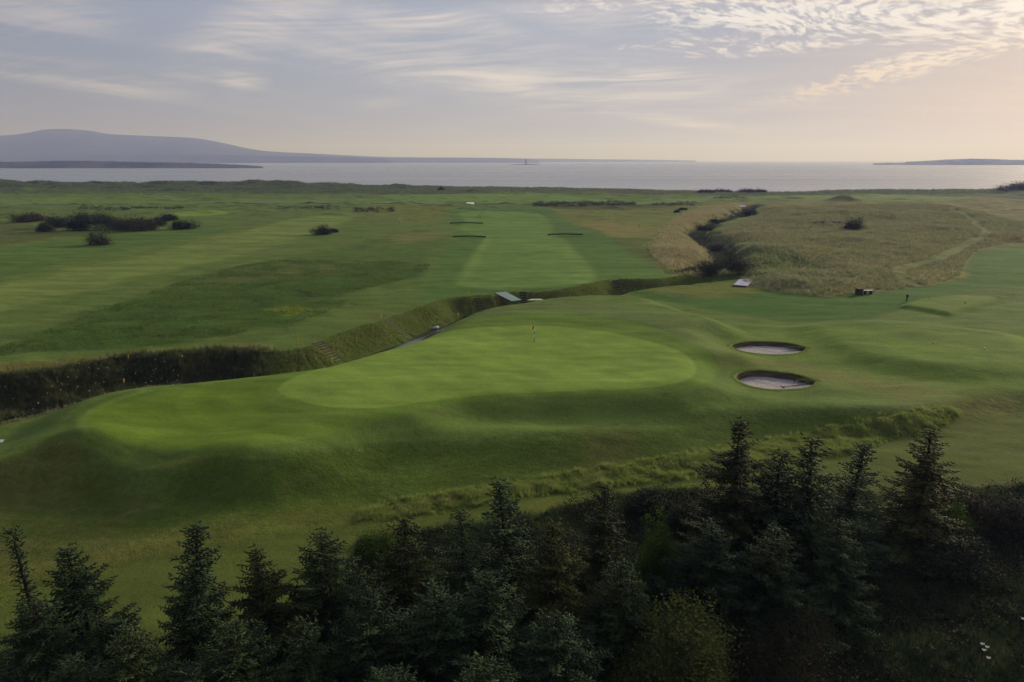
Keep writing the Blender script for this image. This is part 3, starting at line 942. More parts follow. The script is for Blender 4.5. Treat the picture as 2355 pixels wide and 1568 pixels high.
def land(name, profile, D, depth, base_z=SEA_Z, seed=0, rough_px=0.0, n=260, flat=False, tex=0.0):
    """a ridge whose skyline follows the profile (pixels) at forward distance D"""
    sp = smooth_pts(profile, False, 6)
    x0, x1 = sp[0][0], sp[-1][0]
    pxs = np.linspace(x0, x1, n)
    pys = np.interp(pxs, sp[:, 0], sp[:, 1])
    M_ = 26
    vs = []
    tops = []
    for i, (px, py) in enumerate(zip(pxs, pys)):
        X_, Y_, Z_ = PY(px, D, py)
        tops.append((X_, max(Z_, base_z - 2)))
    tops = np.array(tops)
    jit = fbm(tops[:, 0], tops[:, 0] * 0 + seed, depth * 0.05, 4, seed) * rough_px * D / FPX
    for j in range(M_):
        v = j / (M_ - 1) * 2 - 1
        prof = (1 - abs(v) ** 1.7)
        yy = D + v * depth
        for i in range(n):
            hh = (tops[i, 1] - base_z + jit[i] * min(1, max(0, (tops[i, 1] - base_z) / (12.0)))) * prof
            if tex:
                hh *= 1 + tex * float(pnoise(np.array([tops[i, 0] / depth * 4]), np.array([yy / depth * 4.]), seed)[0]) * (abs(v) > 0.02) * min(1, abs(v) * 4)
            vs.append((tops[i, 0] * (yy / D), yy, base_z + hh - 0.6))
    ii = np.arange(M_ * n).reshape(M_, n)
    fs = np.stack([ii[:-1, :-1], ii[:-1, 1:], ii[1:, 1:], ii[1:, :-1]], -1).reshape(-1, 4)
    o = mesh_obj(name, vs, fs, m_land, smooth=True)
    o['kind'] = 'structure'
    return o


land("mountain", [(-900, 352), (-500, 335), (-200, 322), (0, 312), (60, 306), (100, 298.5), (150, 296.5), (210, 301), (250, 308), (330, 312), (440, 317), (500, 326),
                  (570, 341), (620, 348), (700, 352), (800, 357), (900, 361), (1100, 362.5), (1210, 364.5), (1240, 369)], 9000, 1500, seed=3, n=300)
land("far_shore", [(-900, 360), (-300, 359), (0, 358), (200, 357), (330, 354), (450, 355), (600, 357), (740, 360), (860, 363), (900, 369)], 7300, 160, seed=8, rough_px=0.5, n=400)
land("far_shore", [(1000, 366), (1200, 364.5), (1300, 365), (1380, 366), (1480, 367), (1560, 368.4), (1600, 369)], 11000, 300, seed=9, rough_px=0.3)
land("island", [(-900, 374), (-500, 368), (-200, 370), (0, 372), (80, 370.5), (160, 369), (300, 371.5), (400, 373.5), (480, 375.5), (540, 378), (590, 381), (605, 383)], 2650, 190, seed=12, rough_px=0.8, n=360, tex=0.2)
land("island", [(2008, 375.2), (2040, 373.8), (2078, 373.5), (2085, 371.5), (2120, 370), (2180, 366.5), (2240, 364.5), (2300, 366), (2354, 367), (2700, 362), (3000, 368), (3100, 374)], 4300, 150, seed=15, rough_px=0.6, n=300, tex=0.2)

# ------------------------------------------------------------------ haze
m_haze = bpy.data.materials.new("haze_air"); m_haze.use_nodes = True
g_ = G(m_haze.node_tree)
v_ = g_.node('ShaderNodeVolumePrincipled')
v_.inputs['Color'].default_value = (0.40, 0.49, 1.0, 1)
v_.inputs['Absorption Color'].default_value = (1, 1, 1, 1)
v_.inputs['Density'].default_value = 0.00017
v_.inputs['Anisotropy'].default_value = 0.25
o_ = g_.node('ShaderNodeOutputMaterial')
g_.nt.links.new(v_.outputs[0], o_.inputs['Volume'])
hx, hy0, hy1, hz0, hz1 = 21000, -200, 20500, -8.0, 440
hv = [(-hx, hy0, hz0), (hx, hy0, hz0), (hx, hy1, hz0), (-hx, hy1, hz0), (-hx, hy0, hz1), (hx, hy0, hz1), (hx, hy1, hz1), (-hx, hy1, hz1)]
hf = [(0, 3, 2, 1), (4, 5, 6, 7), (0, 1, 5, 4), (1, 2, 6, 5), (2, 3, 7, 6), (3, 0, 4, 7)]
o = mesh_obj("haze", hv, hf, m_haze)
o['kind'] = 'stuff'
#@@MORE
# ------------------------------------------------------------------ small materials
m_, g_ = new_mat("bunker_sand")
t_ = g_.node('ShaderNodeTexCoord').outputs['Object']
ox, oy, oz = g_.sep(t_)
rk_ = g_.noise(g_.vec(g_.mul(ox, 0.6), g_.mul(oy, 5.0), 0.0), 1.4, 4, 0.7, 0.8)
sp_ = g_.noise(t_, 2.6, 5, 0.65)
principled(g_, g_.mix(g_.ss(g_.add(g_.mul(rk_, 0.5), g_.mul(sp_, 0.5)), 0.38, 0.62), (0.26, 0.235, 0.235), (0.41, 0.375, 0.37)), 0.95, 0.1, g_.add(rk_, sp_), 0.9, 0.10)
M_SAND = m_
M_SOD = None
m_, g_ = new_mat("sod_wall")
t_ = g_.node('ShaderNodeTexCoord').outputs['Object']
ox, oy, oz = g_.sep(t_)
lay = g_.noise(g_.vec(g_.mul(ox, 0.5), g_.mul(oy, 0.5), g_.mul(oz, 9.0)), 1.6, 4, 0.6)
principled(g_, g_.mix(g_.ss(lay, 0.38, 0.62), (0.05, 0.042, 0.028), (0.13, 0.112, 0.07)), 0.95, 0.1, lay, 0.9, 0.06)
M_SOD = m_
M_YELLOW = plain_mat("yellow_paint", (0.85, 0.52, 0.04), 0.5, 0.3, 0.08)
M_WOOD = plain_mat("old_timber", (0.06, 0.052, 0.038), 0.85, 0.2, 0.3, 8)
M_TREAD = plain_mat("mossy_tread", (0.115, 0.145, 0.065), 0.9, 0.1, 0.2, 8)
M_TEAL = plain_mat("teal_matting", (0.22, 0.30, 0.26), 0.9, 0.1, 0.10, 3)
M_CREAM = plain_mat("cream_matting", (0.50, 0.52, 0.36), 0.9, 0.1, 0.08, 3)
M_LILAC = plain_mat("pale_concrete", (0.40, 0.40, 0.52), 0.85, 0.2, 0.10, 2)
M_WHITE = plain_mat("white_paint", (0.75, 0.75, 0.74), 0.5, 0.3, 0.04)
M_BLACK = plain_mat("black_paint", (0.02, 0.02, 0.02), 0.5, 0.4, 0.1)
M_RED = plain_mat("orange_red_cloth", (0.70, 0.11, 0.05), 0.8, 0.2, 0.05)
M_STONE = plain_mat("dark_stone", (0.08, 0.075, 0.07), 0.95, 0.1, 0.25, 0.2)
M_SLATE = plain_mat("slate", (0.07, 0.07, 0.08), 0.8, 0.2, 0.2, 1)
m_, g_ = new_mat("ditch_water")
t_ = g_.node('ShaderNodeTexCoord').outputs['Object']
principled(g_, (0.02, 0.022, 0.02), 0.08, 0.5, g_.noise(t_, 2.0, 3, 0.6), 0.15, 0.02)
M_WATER = m_


def leaf_mat(name, ca, cb, rough=0.55, spec=0.25, trans=0.0, brown=False):
    """foliage: each leaf's tone comes from the mesh, patches from world-fixed noise"""
    m_, g_ = new_mat(name)
    at = g_.node('ShaderNodeAttribute', attribute_name='tone')
    pos = g_.node('ShaderNodeNewGeometry').outputs['Position']
    nz = g_.noise(pos, 0.9, 3, 0.6)
    rnd = g_.node('ShaderNodeObjectInfo').outputs['Random']
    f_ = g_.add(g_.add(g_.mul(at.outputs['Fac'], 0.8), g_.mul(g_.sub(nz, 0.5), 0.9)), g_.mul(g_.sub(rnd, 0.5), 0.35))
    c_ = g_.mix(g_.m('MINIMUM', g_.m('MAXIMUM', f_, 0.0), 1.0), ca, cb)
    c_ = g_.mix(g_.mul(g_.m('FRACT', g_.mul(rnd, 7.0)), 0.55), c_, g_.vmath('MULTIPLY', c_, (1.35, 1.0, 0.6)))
    if brown:      # bare brown twigs among the needles
        c_ = g_.mix(g_.ss(at.outputs['Fac'], 0.06, 0.02), c_, (0.050, 0.036, 0.024))
    d_ = g_.node('ShaderNodeBsdfPrincipled'); g_.put(d_.inputs['Base Color'], c_)
    d_.inputs['Roughness'].default_value = 0.75; d_.inputs['Specular IOR Level'].default_value = 0.10
    if trans:
        t_ = g_.node('ShaderNodeBsdfTranslucent'); g_.put(t_.inputs[0], g_.vmath('MULTIPLY', c_, (1.3, 1.2, 0.7)))
        mx = g_.node('ShaderNodeMixShader'); mx.inputs[0].default_value = trans
        g_.nt.links.new(d_.outputs[0], mx.inputs[1]); g_.nt.links.new(t_.outputs[0], mx.inputs[2])
        finish(g_, mx.outputs[0])
    else:
        finish(g_, d_.outputs[0])
    return m_


def grass_mat(name, ca, cb, cc):
    m_, g_ = new_mat(name)
    oi = g_.node('ShaderNodeObjectInfo')
    pos = g_.node('ShaderNodeNewGeometry').outputs['Position']
    nz = g_.noise(pos, 0.28, 4, 0.6)
    nz2 = g_.noise(pos, 1.3, 3, 0.6)
    f1_ = g_.ss(g_.add(g_.mul(nz, 0.75), g_.mul(oi.outputs['Random'], 0.25)), 0.35, 0.7)
    c_ = g_.mix(f1_, ca, cb)
    f2_ = g_.ss(g_.add(g_.mul(nz2, 0.6), g_.mul(oi.outputs['Random'], 0.4)), 0.5, 0.8)
    c_ = g_.mix(f2_, c_, cc)
    d_ = g_.node('ShaderNodeBsdfDiffuse'); g_.put(d_.inputs[0], c_)
    t_ = g_.node('ShaderNodeBsdfTranslucent'); g_.put(t_.inputs[0], g_.vmath('MULTIPLY', c_, (1.0, 1.08, 0.85)))
    mx = g_.node('ShaderNodeMixShader'); mx.inputs[0].default_value = 0.5
    g_.nt.links.new(d_.outputs[0], mx.inputs[1]); g_.nt.links.new(t_.outputs[0], mx.inputs[2])
    finish(g_, mx.outputs[0])
    return m_


M_SPRUCE = leaf_mat("spruce_needles", (0.012, 0.026, 0.012), (0.056, 0.096, 0.044), brown=True)
M_SPRUCE_OLIVE = leaf_mat("olive_spruce_needles", (0.015, 0.026, 0.010), (0.064, 0.086, 0.026), brown=True)
M_BARK = plain_mat("bark", (0.030, 0.025, 0.020), 0.95, 0.1, 0.3, 6)
M_HAW = leaf_mat("olive_leaves", (0.040, 0.048, 0.012), (0.15, 0.15, 0.04), trans=0.3)
M_BEARD = leaf_mat("beard_grass", (0.05, 0.075, 0.025), (0.12, 0.16, 0.06), trans=0.4)
M_OLIVE = leaf_mat("olive_green_leaves", (0.045, 0.064, 0.018), (0.18, 0.20, 0.055), trans=0.3)
M_GREENLEAF = leaf_mat("bright_leaves", (0.028, 0.055, 0.008), (0.095, 0.160, 0.020), trans=0.35)
M_DARKLEAF = leaf_mat("dark_leaves", (0.010, 0.016, 0.008), (0.032, 0.042, 0.020))
M_BRAMBLE = leaf_mat("bramble_leaves", (0.018, 0.022, 0.012), (0.060, 0.060, 0.040))
M_GORSE = leaf_mat("gorse_leaves", (0.014, 0.022, 0.010), (0.045, 0.055, 0.028))
M_GORSE_BROWN = leaf_mat("browned_gorse_leaves", (0.024, 0.026, 0.014), (0.085, 0.080, 0.045))


# ------------------------------------------------------------------ mesh pieces
class MB:
    def __init__(self):
        self.v, self.f = [], []

    def box(self, c, s, rz=0.0, taper=1.0):
        n = len(self.v)
        ca, sa = math.cos(rz), math.sin(rz)
        for dz_ in (-0.5, 0.5):
            k_ = 1.0 if dz_ < 0 else taper
            for a, b in ((-.5, -.5), (.5, -.5), (.5, .5), (-.5, .5)):
                x = a * s[0] * k_; y = b * s[1] * k_
                self.v.append((c[0] + x * ca - y * sa, c[1] + x * sa + y * ca, c[2] + dz_ * s[2]))
        self.f += [tuple(n + i for i in q_) for q_ in ((0, 3, 2, 1), (4, 5, 6, 7), (0, 1, 5, 4), (1, 2, 6, 5), (2, 3, 7, 6), (3, 0, 4, 7))]
        return self

    def tube(self, pts, rad, n=8, cap=True):
        base = len(self.v)
        pts = [Vector(p_) for p_ in pts]
        for i, p_ in enumerate(pts):
            d = (pts[min(i + 1, len(pts) - 1)] - pts[max(i - 1, 0)]).normalized()
            u = d.cross(Vector((0, 0, 1)))
            if u.length < 1e-3: u = d.cross(Vector((1, 0, 0)))
            u.normalize(); w = d.cross(u)
            r_ = rad[i] if hasattr(rad, '__len__') else rad
            for k_ in range(n):
                a = 2 * math.pi * k_ / n
                self.v.append(tuple(p_ + (u * math.cos(a) + w * math.sin(a)) * r_))
        for i in range(len(pts) - 1):
            for k_ in range(n):
                a = base + i * n + k_; b = base + i * n + (k_ + 1) % n
                self.f.append((a, b, b + n, a + n))
        if cap:
            self.f.append(tuple(base + k_ for k_ in range(n))[::-1])
            self.f.append(tuple(base + (len(pts) - 1) * n + k_ for k_ in range(n)))
        return self

    def lathe(self, prof, n=16, c=(0, 0, 0)):
        self.tube([(c[0], c[1], c[2] + z_) for r_, z_ in prof], [r_ for r_, z_ in prof], n)
        return self

    def obj(self, name, mat_, parent=None, smooth=False, loc=None):
        return mesh_obj(name, self.v, self.f, mat_, parent, smooth, loc)


def place(px, py, z0=0.0):
    return hit(px, py, z0)


# ------------------------------------------------------------------ bunkers
def bunker(W, label, dfar, dnear, lab_sand):
    c = W.mean(0)
    rimz = zgrid(W[:, 0], W[:, 1])
    n = len(W)
    ylo, yhi = W[:, 1].min(), W[:, 1].max()
    fy_ = (W[:, 1] - ylo) / (yhi - ylo)
    dep = dnear + (dfar - dnear) * sstep(fy_, 0.15, 0.75)
    root = thing("bunker", label, "bunker", (c[0], c[1], float(rimz.mean())))
    off = np.array([c[0], c[1], float(rimz.mean())])
    # sod wall
    vs = []; fs = []
    LV = 5
    for j in range(LV):
        t_ = j / (LV - 1)
        for i in range(n):
            d_ = (c - W[i]); L_ = np.linalg.norm(d_); d_ = d_ / L_
            rr = 0.02 + 0.10 * t_ + 0.04 * math.sin(i * 2.1 + j * 1.3) * (0 < j < LV - 1)
            vs.append((W[i][0] + d_[0] * rr, W[i][1] + d_[1] * rr, rimz[i] + 0.02 - (dep[i] + 0.06) * t_))
    for j in range(LV - 1):
        for i in range(n):
            a = j * n + i; b = j * n + (i + 1) % n
            fs.append((a, b, b + n, a + n))
    mesh_obj("sod_wall", np.array(vs) - off, np.array(fs), M_SOD, root, True)
    # sand
    vs = []; RG = 9
    for j in range(RG):
        f_ = 1 - j / RG
        for i in range(n):
            q_ = c + (W[i] - c) * f_ * 0.985
            z_ = rimz[i] - dep[i]
            zc = rimz.mean() - (dnear * 0.35 + dfar * 0.65) - 0.08
            k_ = f_ ** 1.6
            zz = z_ * k_ + zc * (1 - k_) + 0.02 * math.sin(q_[0] * 3 + q_[1] * 2)
            vs.append((q_[0], q_[1], zz))
    vs.append((c[0], c[1], rimz.mean() - (dnear * 0.35 + dfar * 0.65) - 0.08))
    fs = []
    for j in range(RG - 1):
        for i in range(n):
            a = j * n + i; b = j * n + (i + 1) % n
            fs.append((a, b, b + n, a + n))
    for i in range(n):
        fs.append(((RG - 1) * n + i, (RG - 1) * n + (i + 1) % n, RG * n))
    mesh_obj("sand", np.array(vs) - off, fs, M_SAND, root, True)
    # turf lip
    vs = []; cl = []
    for j, (o_, dz_) in enumerate(((-0.03, -0.03), (-0.02, 0.035), (0.18, 0.05), (0.55, 0.02), (0.95, -0.05))):
        for i in range(n):
            d_ = (W[i] - c); d_ = d_ / np.linalg.norm(d_)
            x_, y_ = W[i] + d_ * o_
            vs.append((x_, y_, ground_z(x_, y_) + dz_))
            q_ = C(118, 124, 58) if j < 2 else C(92, 110, 58)
            cl.append((q_[0], q_[1], q_[2], 0.35))
    fs = []
    for j in range(4):
        for i in range(n):
            a = j * n + i; b = j * n + (i + 1) % n
            fs.append((a, b, b + n, a + n))
    mesh_obj("turf_lip", np.array(vs) - off, np.array(fs), M_TURF, root, True, attrs={'grass': np.array(cl)})
    return root, c, rimz, dep


bk1 = bunker(BUNK_W[0], "sand bunker farther from the trees, with a smooth oval floor and no rake", 0.55, 0.05, None)
bk2 = bunker(BUNK_W[1], "sand bunker nearer the trees, with a rake lying in it", 0.68, 0.05, None)

# rake lying in the nearer bunker
ra = P(1803, 892, -0.05); rb = P(1842, 889.5, -0.05)
zc = float(bk2[2].mean()) - 0.38
rk = thing("bunker_rake", "dark long handled rake lying on the sand of the bunker", "rake", (ra[0], ra[1] + 0.4, zc))
dx_, dy_ = rb[0] - ra[0], rb[1] - ra[1]
MB().tube([(0, 0, 0.16), (dx_, dy_, 0.22)], 0.028, 6).obj("handle", M_WOOD, rk)
hd = MB()
nx_, ny_ = -dy_, dx_
ln = math.hypot(nx_, ny_); nx_ /= ln; ny_ /= ln
hd.tube([(-nx_ * .33, -ny_ * .33, .14), (nx_ * .33, ny_ * .33, .14)], 0.04, 6)
for k_ in range(9):
    t_ = -0.3 + 0.075 * k_
    hd.tube([(nx_ * t_, ny_ * t_, .14), (nx_ * t_, ny_ * t_, .02)], 0.012, 4)
hd.obj("rake_head", M_BLACK, rk)

# ------------------------------------------------------------------ flag on the green
fx, fy, fz = place(1228, 789, 1.3)
fl_ = thing("flagstick", "black and white banded flagstick with orange red flag standing in the putting green", "flagstick", (fx, fy, fz))
z_ = 0.0
for k_, (h_, mt) in enumerate(((0.72, M_BLACK), (0.34, M_WHITE), (0.36, M_BLACK), (0.30, M_WHITE), (0.38, M_WHITE))):
    MB().tube([(0, 0, z_), (0, 0, z_ + h_)], 0.027, 8).obj("pole_band", mt, fl_)
    z_ += h_
MB().lathe([(0.055, -0.01), (0.055, 0.006)], 12).obj("hole_rim", M_WHITE, fl_)
fv = []; ff = []
for i in range(7):
    for j in range(6):
        u = i / 6; w = j / 5
        fv.append((-0.03 - 0.17 * u + 0.02 * math.sin(4 * u + w), 0.07 * math.sin(5 * u + 1.5 * w) + 0.01, 2.12 - 0.44 * w - 0.13 * u))
        fv.append((-0.03 - 0.17 * u + 0.02 * math.sin(4 * u + w), 0.07 * math.sin(5 * u + 1.5 * w) + 0.016, 2.12 - 0.44 * w - 0.13 * u))
for i in range(6):
    for j in range(5):
        a = (i * 6 + j) * 2; b = ((i + 1) * 6 + j) * 2
        ff.append((a, b, b + 2, a + 2)); ff.append((a + 1, a + 3, b + 3, b + 1))
mesh_obj("flag", fv, ff, M_RED, fl_, True)

# far pins
for px, py, hpx, lab in ((325, 452, 10, "thin far flag pin on the plain beyond the gorse thicket"), (1494, 463, 6, "thin far flag pin beside the low dark mound before the shore"),
                         (1284, 441, 5, "thin far flag pin at the foot of the dunes past the main fairway")):
    x_, y_, z_ = place(px, py)
    t_ = thing("flag_pin", lab, "flag pin", (x_, y_, z_), group="distant flag pins")
    MB().tube([(0, 0, 0), (0, 0, 2.2)], 0.05, 6).obj("pole", M_WHITE, t_)
    MB().box((0.22, 0, 1.98), (0.4, 0.03, 0.3)).obj("flag", M_WHITE, t_)

# ------------------------------------------------------------------ yellow stakes
stakes = [(296, 832, "yellow hazard stake rising from the rough above the dark reeds"),
          (285, 884, "short orange yellow stake at the foot of the reeds on the near turf edge"),
          (591, 811, "small yellow stake at the end of the reeds where the mown bank starts"),
          (686, 791, "yellow stake left of the widest flight of steps"),
          (763, 834, "orange yellow stake on the near turf edge below the widest flight of steps"),
          (877, 733, "yellow stake at the head of the longest flight of steps"),
          (1053, 729, "faint yellow stake on the turf edge beyond the bend of the stream"),
          (1077, 681, "yellow stake at the head of the middle flight of steps"),
          (1182, 670.5, "yellow stake beside the teal footbridge"),
          (1402, 642, "yellow stake at the head of the farthest flight of steps"),
          (1435, 663, "yellow stake on the near bank below the farthest flight of steps"),
          (1557, 638, "small pale yellow stake where the ditch meets the scrub"),
          (1585, 631, "last small yellow stake beside the pale rough near the gorge")]
for i, (px, py, lab) in enumerate(stakes):
    x_, y_, z_ = place(px, py, 0.4 if i in (1, 4, 6, 10) else 0)
    h_ = (0.78, 0.62, 0.5, 0.82, 0.62, 0.8, 0.6, 0.72, 0.75, 0.75, 0.75, 0.5, 0.5)[i]
    m_ = MB().box((0, 0, h_ / 2 - 0.1), (0.11, 0.11, h_ + 0.2))
    m_.box((0, 0, h_ + 0.03), (0.11, 0.11, 0.06), 0, 0.1)
    o = m_.obj("yellow_stake", M_YELLOW, None, False, (x_, y_, z_))
    o.rotation_euler = (rng.normal(0, 0.03), rng.normal(0, 0.04) + (0.12 if i in (1, 4) else 0), rng.random())
    tag(o, lab, "stake", "yellow stakes along the ditch")

# ------------------------------------------------------------------ steps down the ditch bank
def rim_dir(x, y):
    d_, s_, p_ = seg_dist(far_rim, np.array([x]), np.array([y]), False)
    i = min(int(p_[0]), len(far_rim) - 2)
    e = far_rim[i + 1] - far_rim[i]
    e = e / np.linalg.norm(e)
    return np.array([e[1], -e[0]])         # towards the camera's side


flights = [(724, 789, 9, 1.2, 3.6, "widest flight of mossy timber steps down the bank, next to the reeds"),
           (886, 735, 11, 1.0, 4.1, "longest flight of timber steps, reaching the water of the ditch"),
           (1096, 685, 9, 1.0, 3.8, "middle flight of timber steps, left of the teal footbridge"),
           (1202, 671, 9, 1.1, 3.8, "flight of timber steps just right of the teal footbridge"),
           (1414, 644, 9, 1.3, 4.0, "farthest flight of timber steps near the gorge scrub")]
for px, py, ns, wd, run, lab in flights:
    x_, y_, z_ = place(px, py)
    nv = rim_dir(x_, y_)
    tx, ty = -nv[1], nv[0]
    root = thing("steps", lab, "steps", (x_, y_, z_), group="timber steps in the ditch bank")
    a_ = math.atan2(ty, tx)
    drop = 2.45
    for k_ in range(ns):
        t_ = (k_ + 0.5) / ns
        cx_, cy_ = nv[0] * run * t_, nv[1] * run * t_
        gz = ground_z(x_ + cx_, y_ + cy_) - z_
        zz = gz + 0.05 + 0.12 * (1 - k_ / ns)
        tr = run / ns
        m_ = MB().box((cx_, cy_, zz - 0.16), (wd, tr * 0.72, 0.34), a_)
        o = m_.obj("step", M_WOOD, root)
        o.data.materials.append(M_TREAD)
        o.data.polygons[1].material_index = 1

# ------------------------------------------------------------------ footbridges and mats
def slab(name, corners, z, thick, mat_, label, cat, planks=0, lift=0.0, mat2=None):
    pts = np.array([P(c_[0], c_[1], z) for c_ in corners])
    zs = np.array([z + lift] * 4)
    ctr = pts.mean(0)
    root = thing(name, label, cat, (ctr[0], ctr[1], z))
    a, b, c_, d_ = pts - ctr
    N = planks if planks else 1
    for i in range(N):
        u0 = i / N + (0.012 if N > 1 else 0); u1 = (i + 1) / N - (0.012 if N > 1 else 0)
        q_ = [a + (d_ - a) * u0, b + (c_ - b) * u0, b + (c_ - b) * u1, a + (d_ - a) * u1]
        vs = [(p_[0], p_[1], lift) for p_ in q_] + [(p_[0], p_[1], lift - thick) for p_ in q_]
        mesh_obj("plank" if N > 1 else "deck", vs, [(0, 1, 2, 3), (7, 6, 5, 4), (0, 4, 5, 1), (1, 5, 6, 2), (2, 6, 7, 3), (3, 7, 4, 0)], mat_, root)
    if mat2:
        for (e0, e1) in ((a, d_), (b, c_)):
            m_ = MB()
            n_ = Vector((e1[0] - e0[0], e1[1] - e0[1], 0))
            m_.tube([(e0[0], e0[1], lift - thick - 0.1), (e1[0], e1[1], lift - thick - 0.1)], 0.09, 4)
            m_.obj("beam", mat2, root)
    return root


slab("footbridge", [(1137, 674), (1163, 672), (1199, 690.5), (1176, 693.5)], 0.15, 0.08, M_TEAL, "teal matted footbridge crossing the ditch", "footbridge", 0, 0.1, M_WOOD)
slab("mat", [(1211, 691.5), (1222, 688.3), (1243, 688.0), (1253, 690.6)], 0.55, 0.05, M_CREAM, "pale cream mat at the near end of the footbridge", "mat", 0, 0.08)
sb = slab("deck_mat", [(1685.5, 657), (1698.7, 644.5), (1731, 644.7), (1718.7, 660)], 0.0, 0.10, M_LILAC, "pale lilac deck with dark patch at the foot of the long grass hill", "deck", 5, 0.22)
pc = P(1712, 648.5, 0.0)
MB().box((pc[0] - sb.location[0], pc[1] - sb.location[1], 0.225), (0.5, 1.0, 0.02), 0.3).obj("dark_patch", M_STONE, sb)  # thin dark slab laid on the pale deck
slab("plank_bridge", [(1071, 470.8), (1073, 467.0), (1089, 467.0), (1091, 470.8)], 0.2, 0.15, M_WHITE, "white plank bridge over the far drain at the end of the fairway", "footbridge", 0, 0.4, M_WOOD)
slab("plank_bridge", [(1699, 479.2), (1701, 477.0), (1714, 477.2), (1713, 479.4)], 0.2, 0.15, M_LILAC, "pale bridge deck over the upper end of the gorge", "footbridge", 0, 0.9, M_WOOD)
slab("mat", [(-14, 1020), (-6, 1013), (10, 1013), (5, 1019)], 0.6, 0.04, M_LILAC, "pale mat on the turf at the left edge behind the mound", "mat", 0, 0.1)

# ------------------------------------------------------------------ bench, bin, posts, tee markers
x_, y_, z_ = place(1994.5, 676.5, 0.1)
bn = thing("bench", "white topped bench on dark legs beside the litter bin", "bench", (x_, y_, z_), 0.10)
MB().box((0, 0, 0.66), (1.55, 0.42, 0.10)).obj("seat", M_WHITE, bn)
for sx_ in (-0.5, 0.5):
    MB().box((sx_, 0, 0.30), (0.30, 0.36, 0.62)).obj("leg", M_BLACK, bn)
x_, y_, z_ = place(1974, 677.5, 0.1)
bi = thing("litter_bin", "dark square litter bin against the edge of the long grass", "bin", (x_, y_, z_), 0.08)
MB().box((0, 0, 0.50), (0.92, 0.8, 1.0)).obj("body", M_BLACK, bi)
for k_ in range(6):
    MB().box((-0.38 + 0.152 * k_, -0.415, 0.5), (0.12, 0.03, 0.9)).obj("slat", M_WOOD, bi)
MB().box((0, 0, 1.04), (0.98, 0.86, 0.07)).obj("lid", M_WOOD, bi)
x_, y_, z_ = place(2084, 693, 0.1)
bw = thing("ball_washer", "slim dark post with a box head beside the raised tee", "post", (x_, y_, z_))
MB().box((0, 0, 0.45), (0.14, 0.14, 0.95)).obj("post", M_BLACK, bw)
MB().box((0.03, 0, 0.92), (0.32, 0.26, 0.46)).obj("box_head", M_BLACK, bw)
MB().box((0.14, -0.14, 0.9), (0.06, 0.02, 0.3)).obj("towel", M_LILAC, bw)
for px, py, mt, lab in ((2146, 789, M_WHITE, "white tee marker on the larger tee, the one nearer the bunkers"), (2263, 802, M_WHITE, "white tee marker on the larger tee, the one away from the bunkers"),
                        (2137, 687, M_CREAM, "cream tee marker on the small tee near the dark post"), (2219, 697, M_BLACK, "dark tee marker on the small raised tee")):
    x_, y_, z_ = place(px, py, 0.6)
    o = MB().lathe([(0.02, 0.0), (0.06, 0.01), (0.10, 0.06), (0.10, 0.10), (0.06, 0.15), (0.02, 0.16)], 10).obj("tee_marker", mt, None, True, (x_, y_, z_))
    tag(o, lab, "tee marker", "tee markers")
for px, py, k_, lab in ((919, 512.5, 1.0, "black and white banded distance post left of the fairway"), (1401, 499, 0.85, "banded distance post in the yellow rough, farther one"),
                        (1469, 522, 0.9, "banded distance post in the rough nearer the gorge")):
    x_, y_, z_ = place(px, py)
    t_ = thing("distance_post", lab, "post", (x_, y_, z_), group="banded distance posts")
    zz = 0
    for h_, mt in ((0.35, M_BLACK), (0.38, M_WHITE), (0.3, M_BLACK), (0.42, M_WHITE)):
        MB().box((0, 0, zz + h_ * k_ / 2), (0.26 * k_, 0.26 * k_, h_ * k_)).obj("band", mt, t_)
        zz += h_ * k_

# ------------------------------------------------------------------ sea marks
def far_place(px, py, D):
    return PY(px, D, py)


x_, y_, z_ = far_place(1209, 378, 4300)
land("rock_shelf", [(1168, 378.8), (1175, 377.8), (1195, 377.2), (1209, 376.6), (1225, 377.2), (1238, 377.9), (1244, 378.9)], 4300, 30, seed=21, rough_px=0.15, n=60)
bc = thing("beacon", "dark stone beacon tower standing on a low rock shelf out at sea", "beacon", (x_, y_, SEA_Z))
MB().lathe([(7.5, 0), (7.0, 4), (5.0, 5), (4.2, 16)], 20).obj("base", M_STONE, bc, True)
MB().lathe([(3.8, 16), (3.2, 24), (3.6, 27)], 20).obj("tower", M_STONE, bc, True)
MB().lathe([(4.8, 27), (4.8, 28)], 20).obj("gallery", M_STONE, bc, True)
MB().lathe([(2.8, 28), (2.8, 33), (3.3, 33.2), (0.4, 37)], 16).obj("lantern", M_STONE, bc, True)
x_, y_, z_ = far_place(238, 381.5, 2600)
hs = thing("cottage", "tiny white cottage with slate roof at the water's edge of the dark island", "cottage", (x_, y_, SEA_Z + 1.5))
MB().box((0, 0, 1.8), (13, 6, 3.6)).obj("wall", M_WHITE, hs)
mesh_obj("roof", [(-6.8, -3.3, 3.6), (6.8, -3.3, 3.6), (6.8, 3.3, 3.6), (-6.8, 3.3, 3.6), (-6.8, 0, 6.0), (6.8, 0, 6.0)],
         [(0, 1, 5, 4), (2, 3, 4, 5), (0, 4, 3), (1, 2, 5), (0, 3, 2, 1)], M_SLATE, hs)
x_, y_, z_ = far_place(1737, 376, 4300)
bu = thing("buoy", "tiny dark buoy on the open sea", "buoy", (x_, y_, SEA_Z))
MB().lathe([(2.5, -0.5), (2.8, 0.5), (2.2, 1.6)], 12).obj("float", M_STONE, bu, True)
MB().lathe([(1.3, 1.6), (0.5, 6.0), (1.0, 6.2), (0.3, 8)], 8).obj("marker", M_STONE, bu, True)

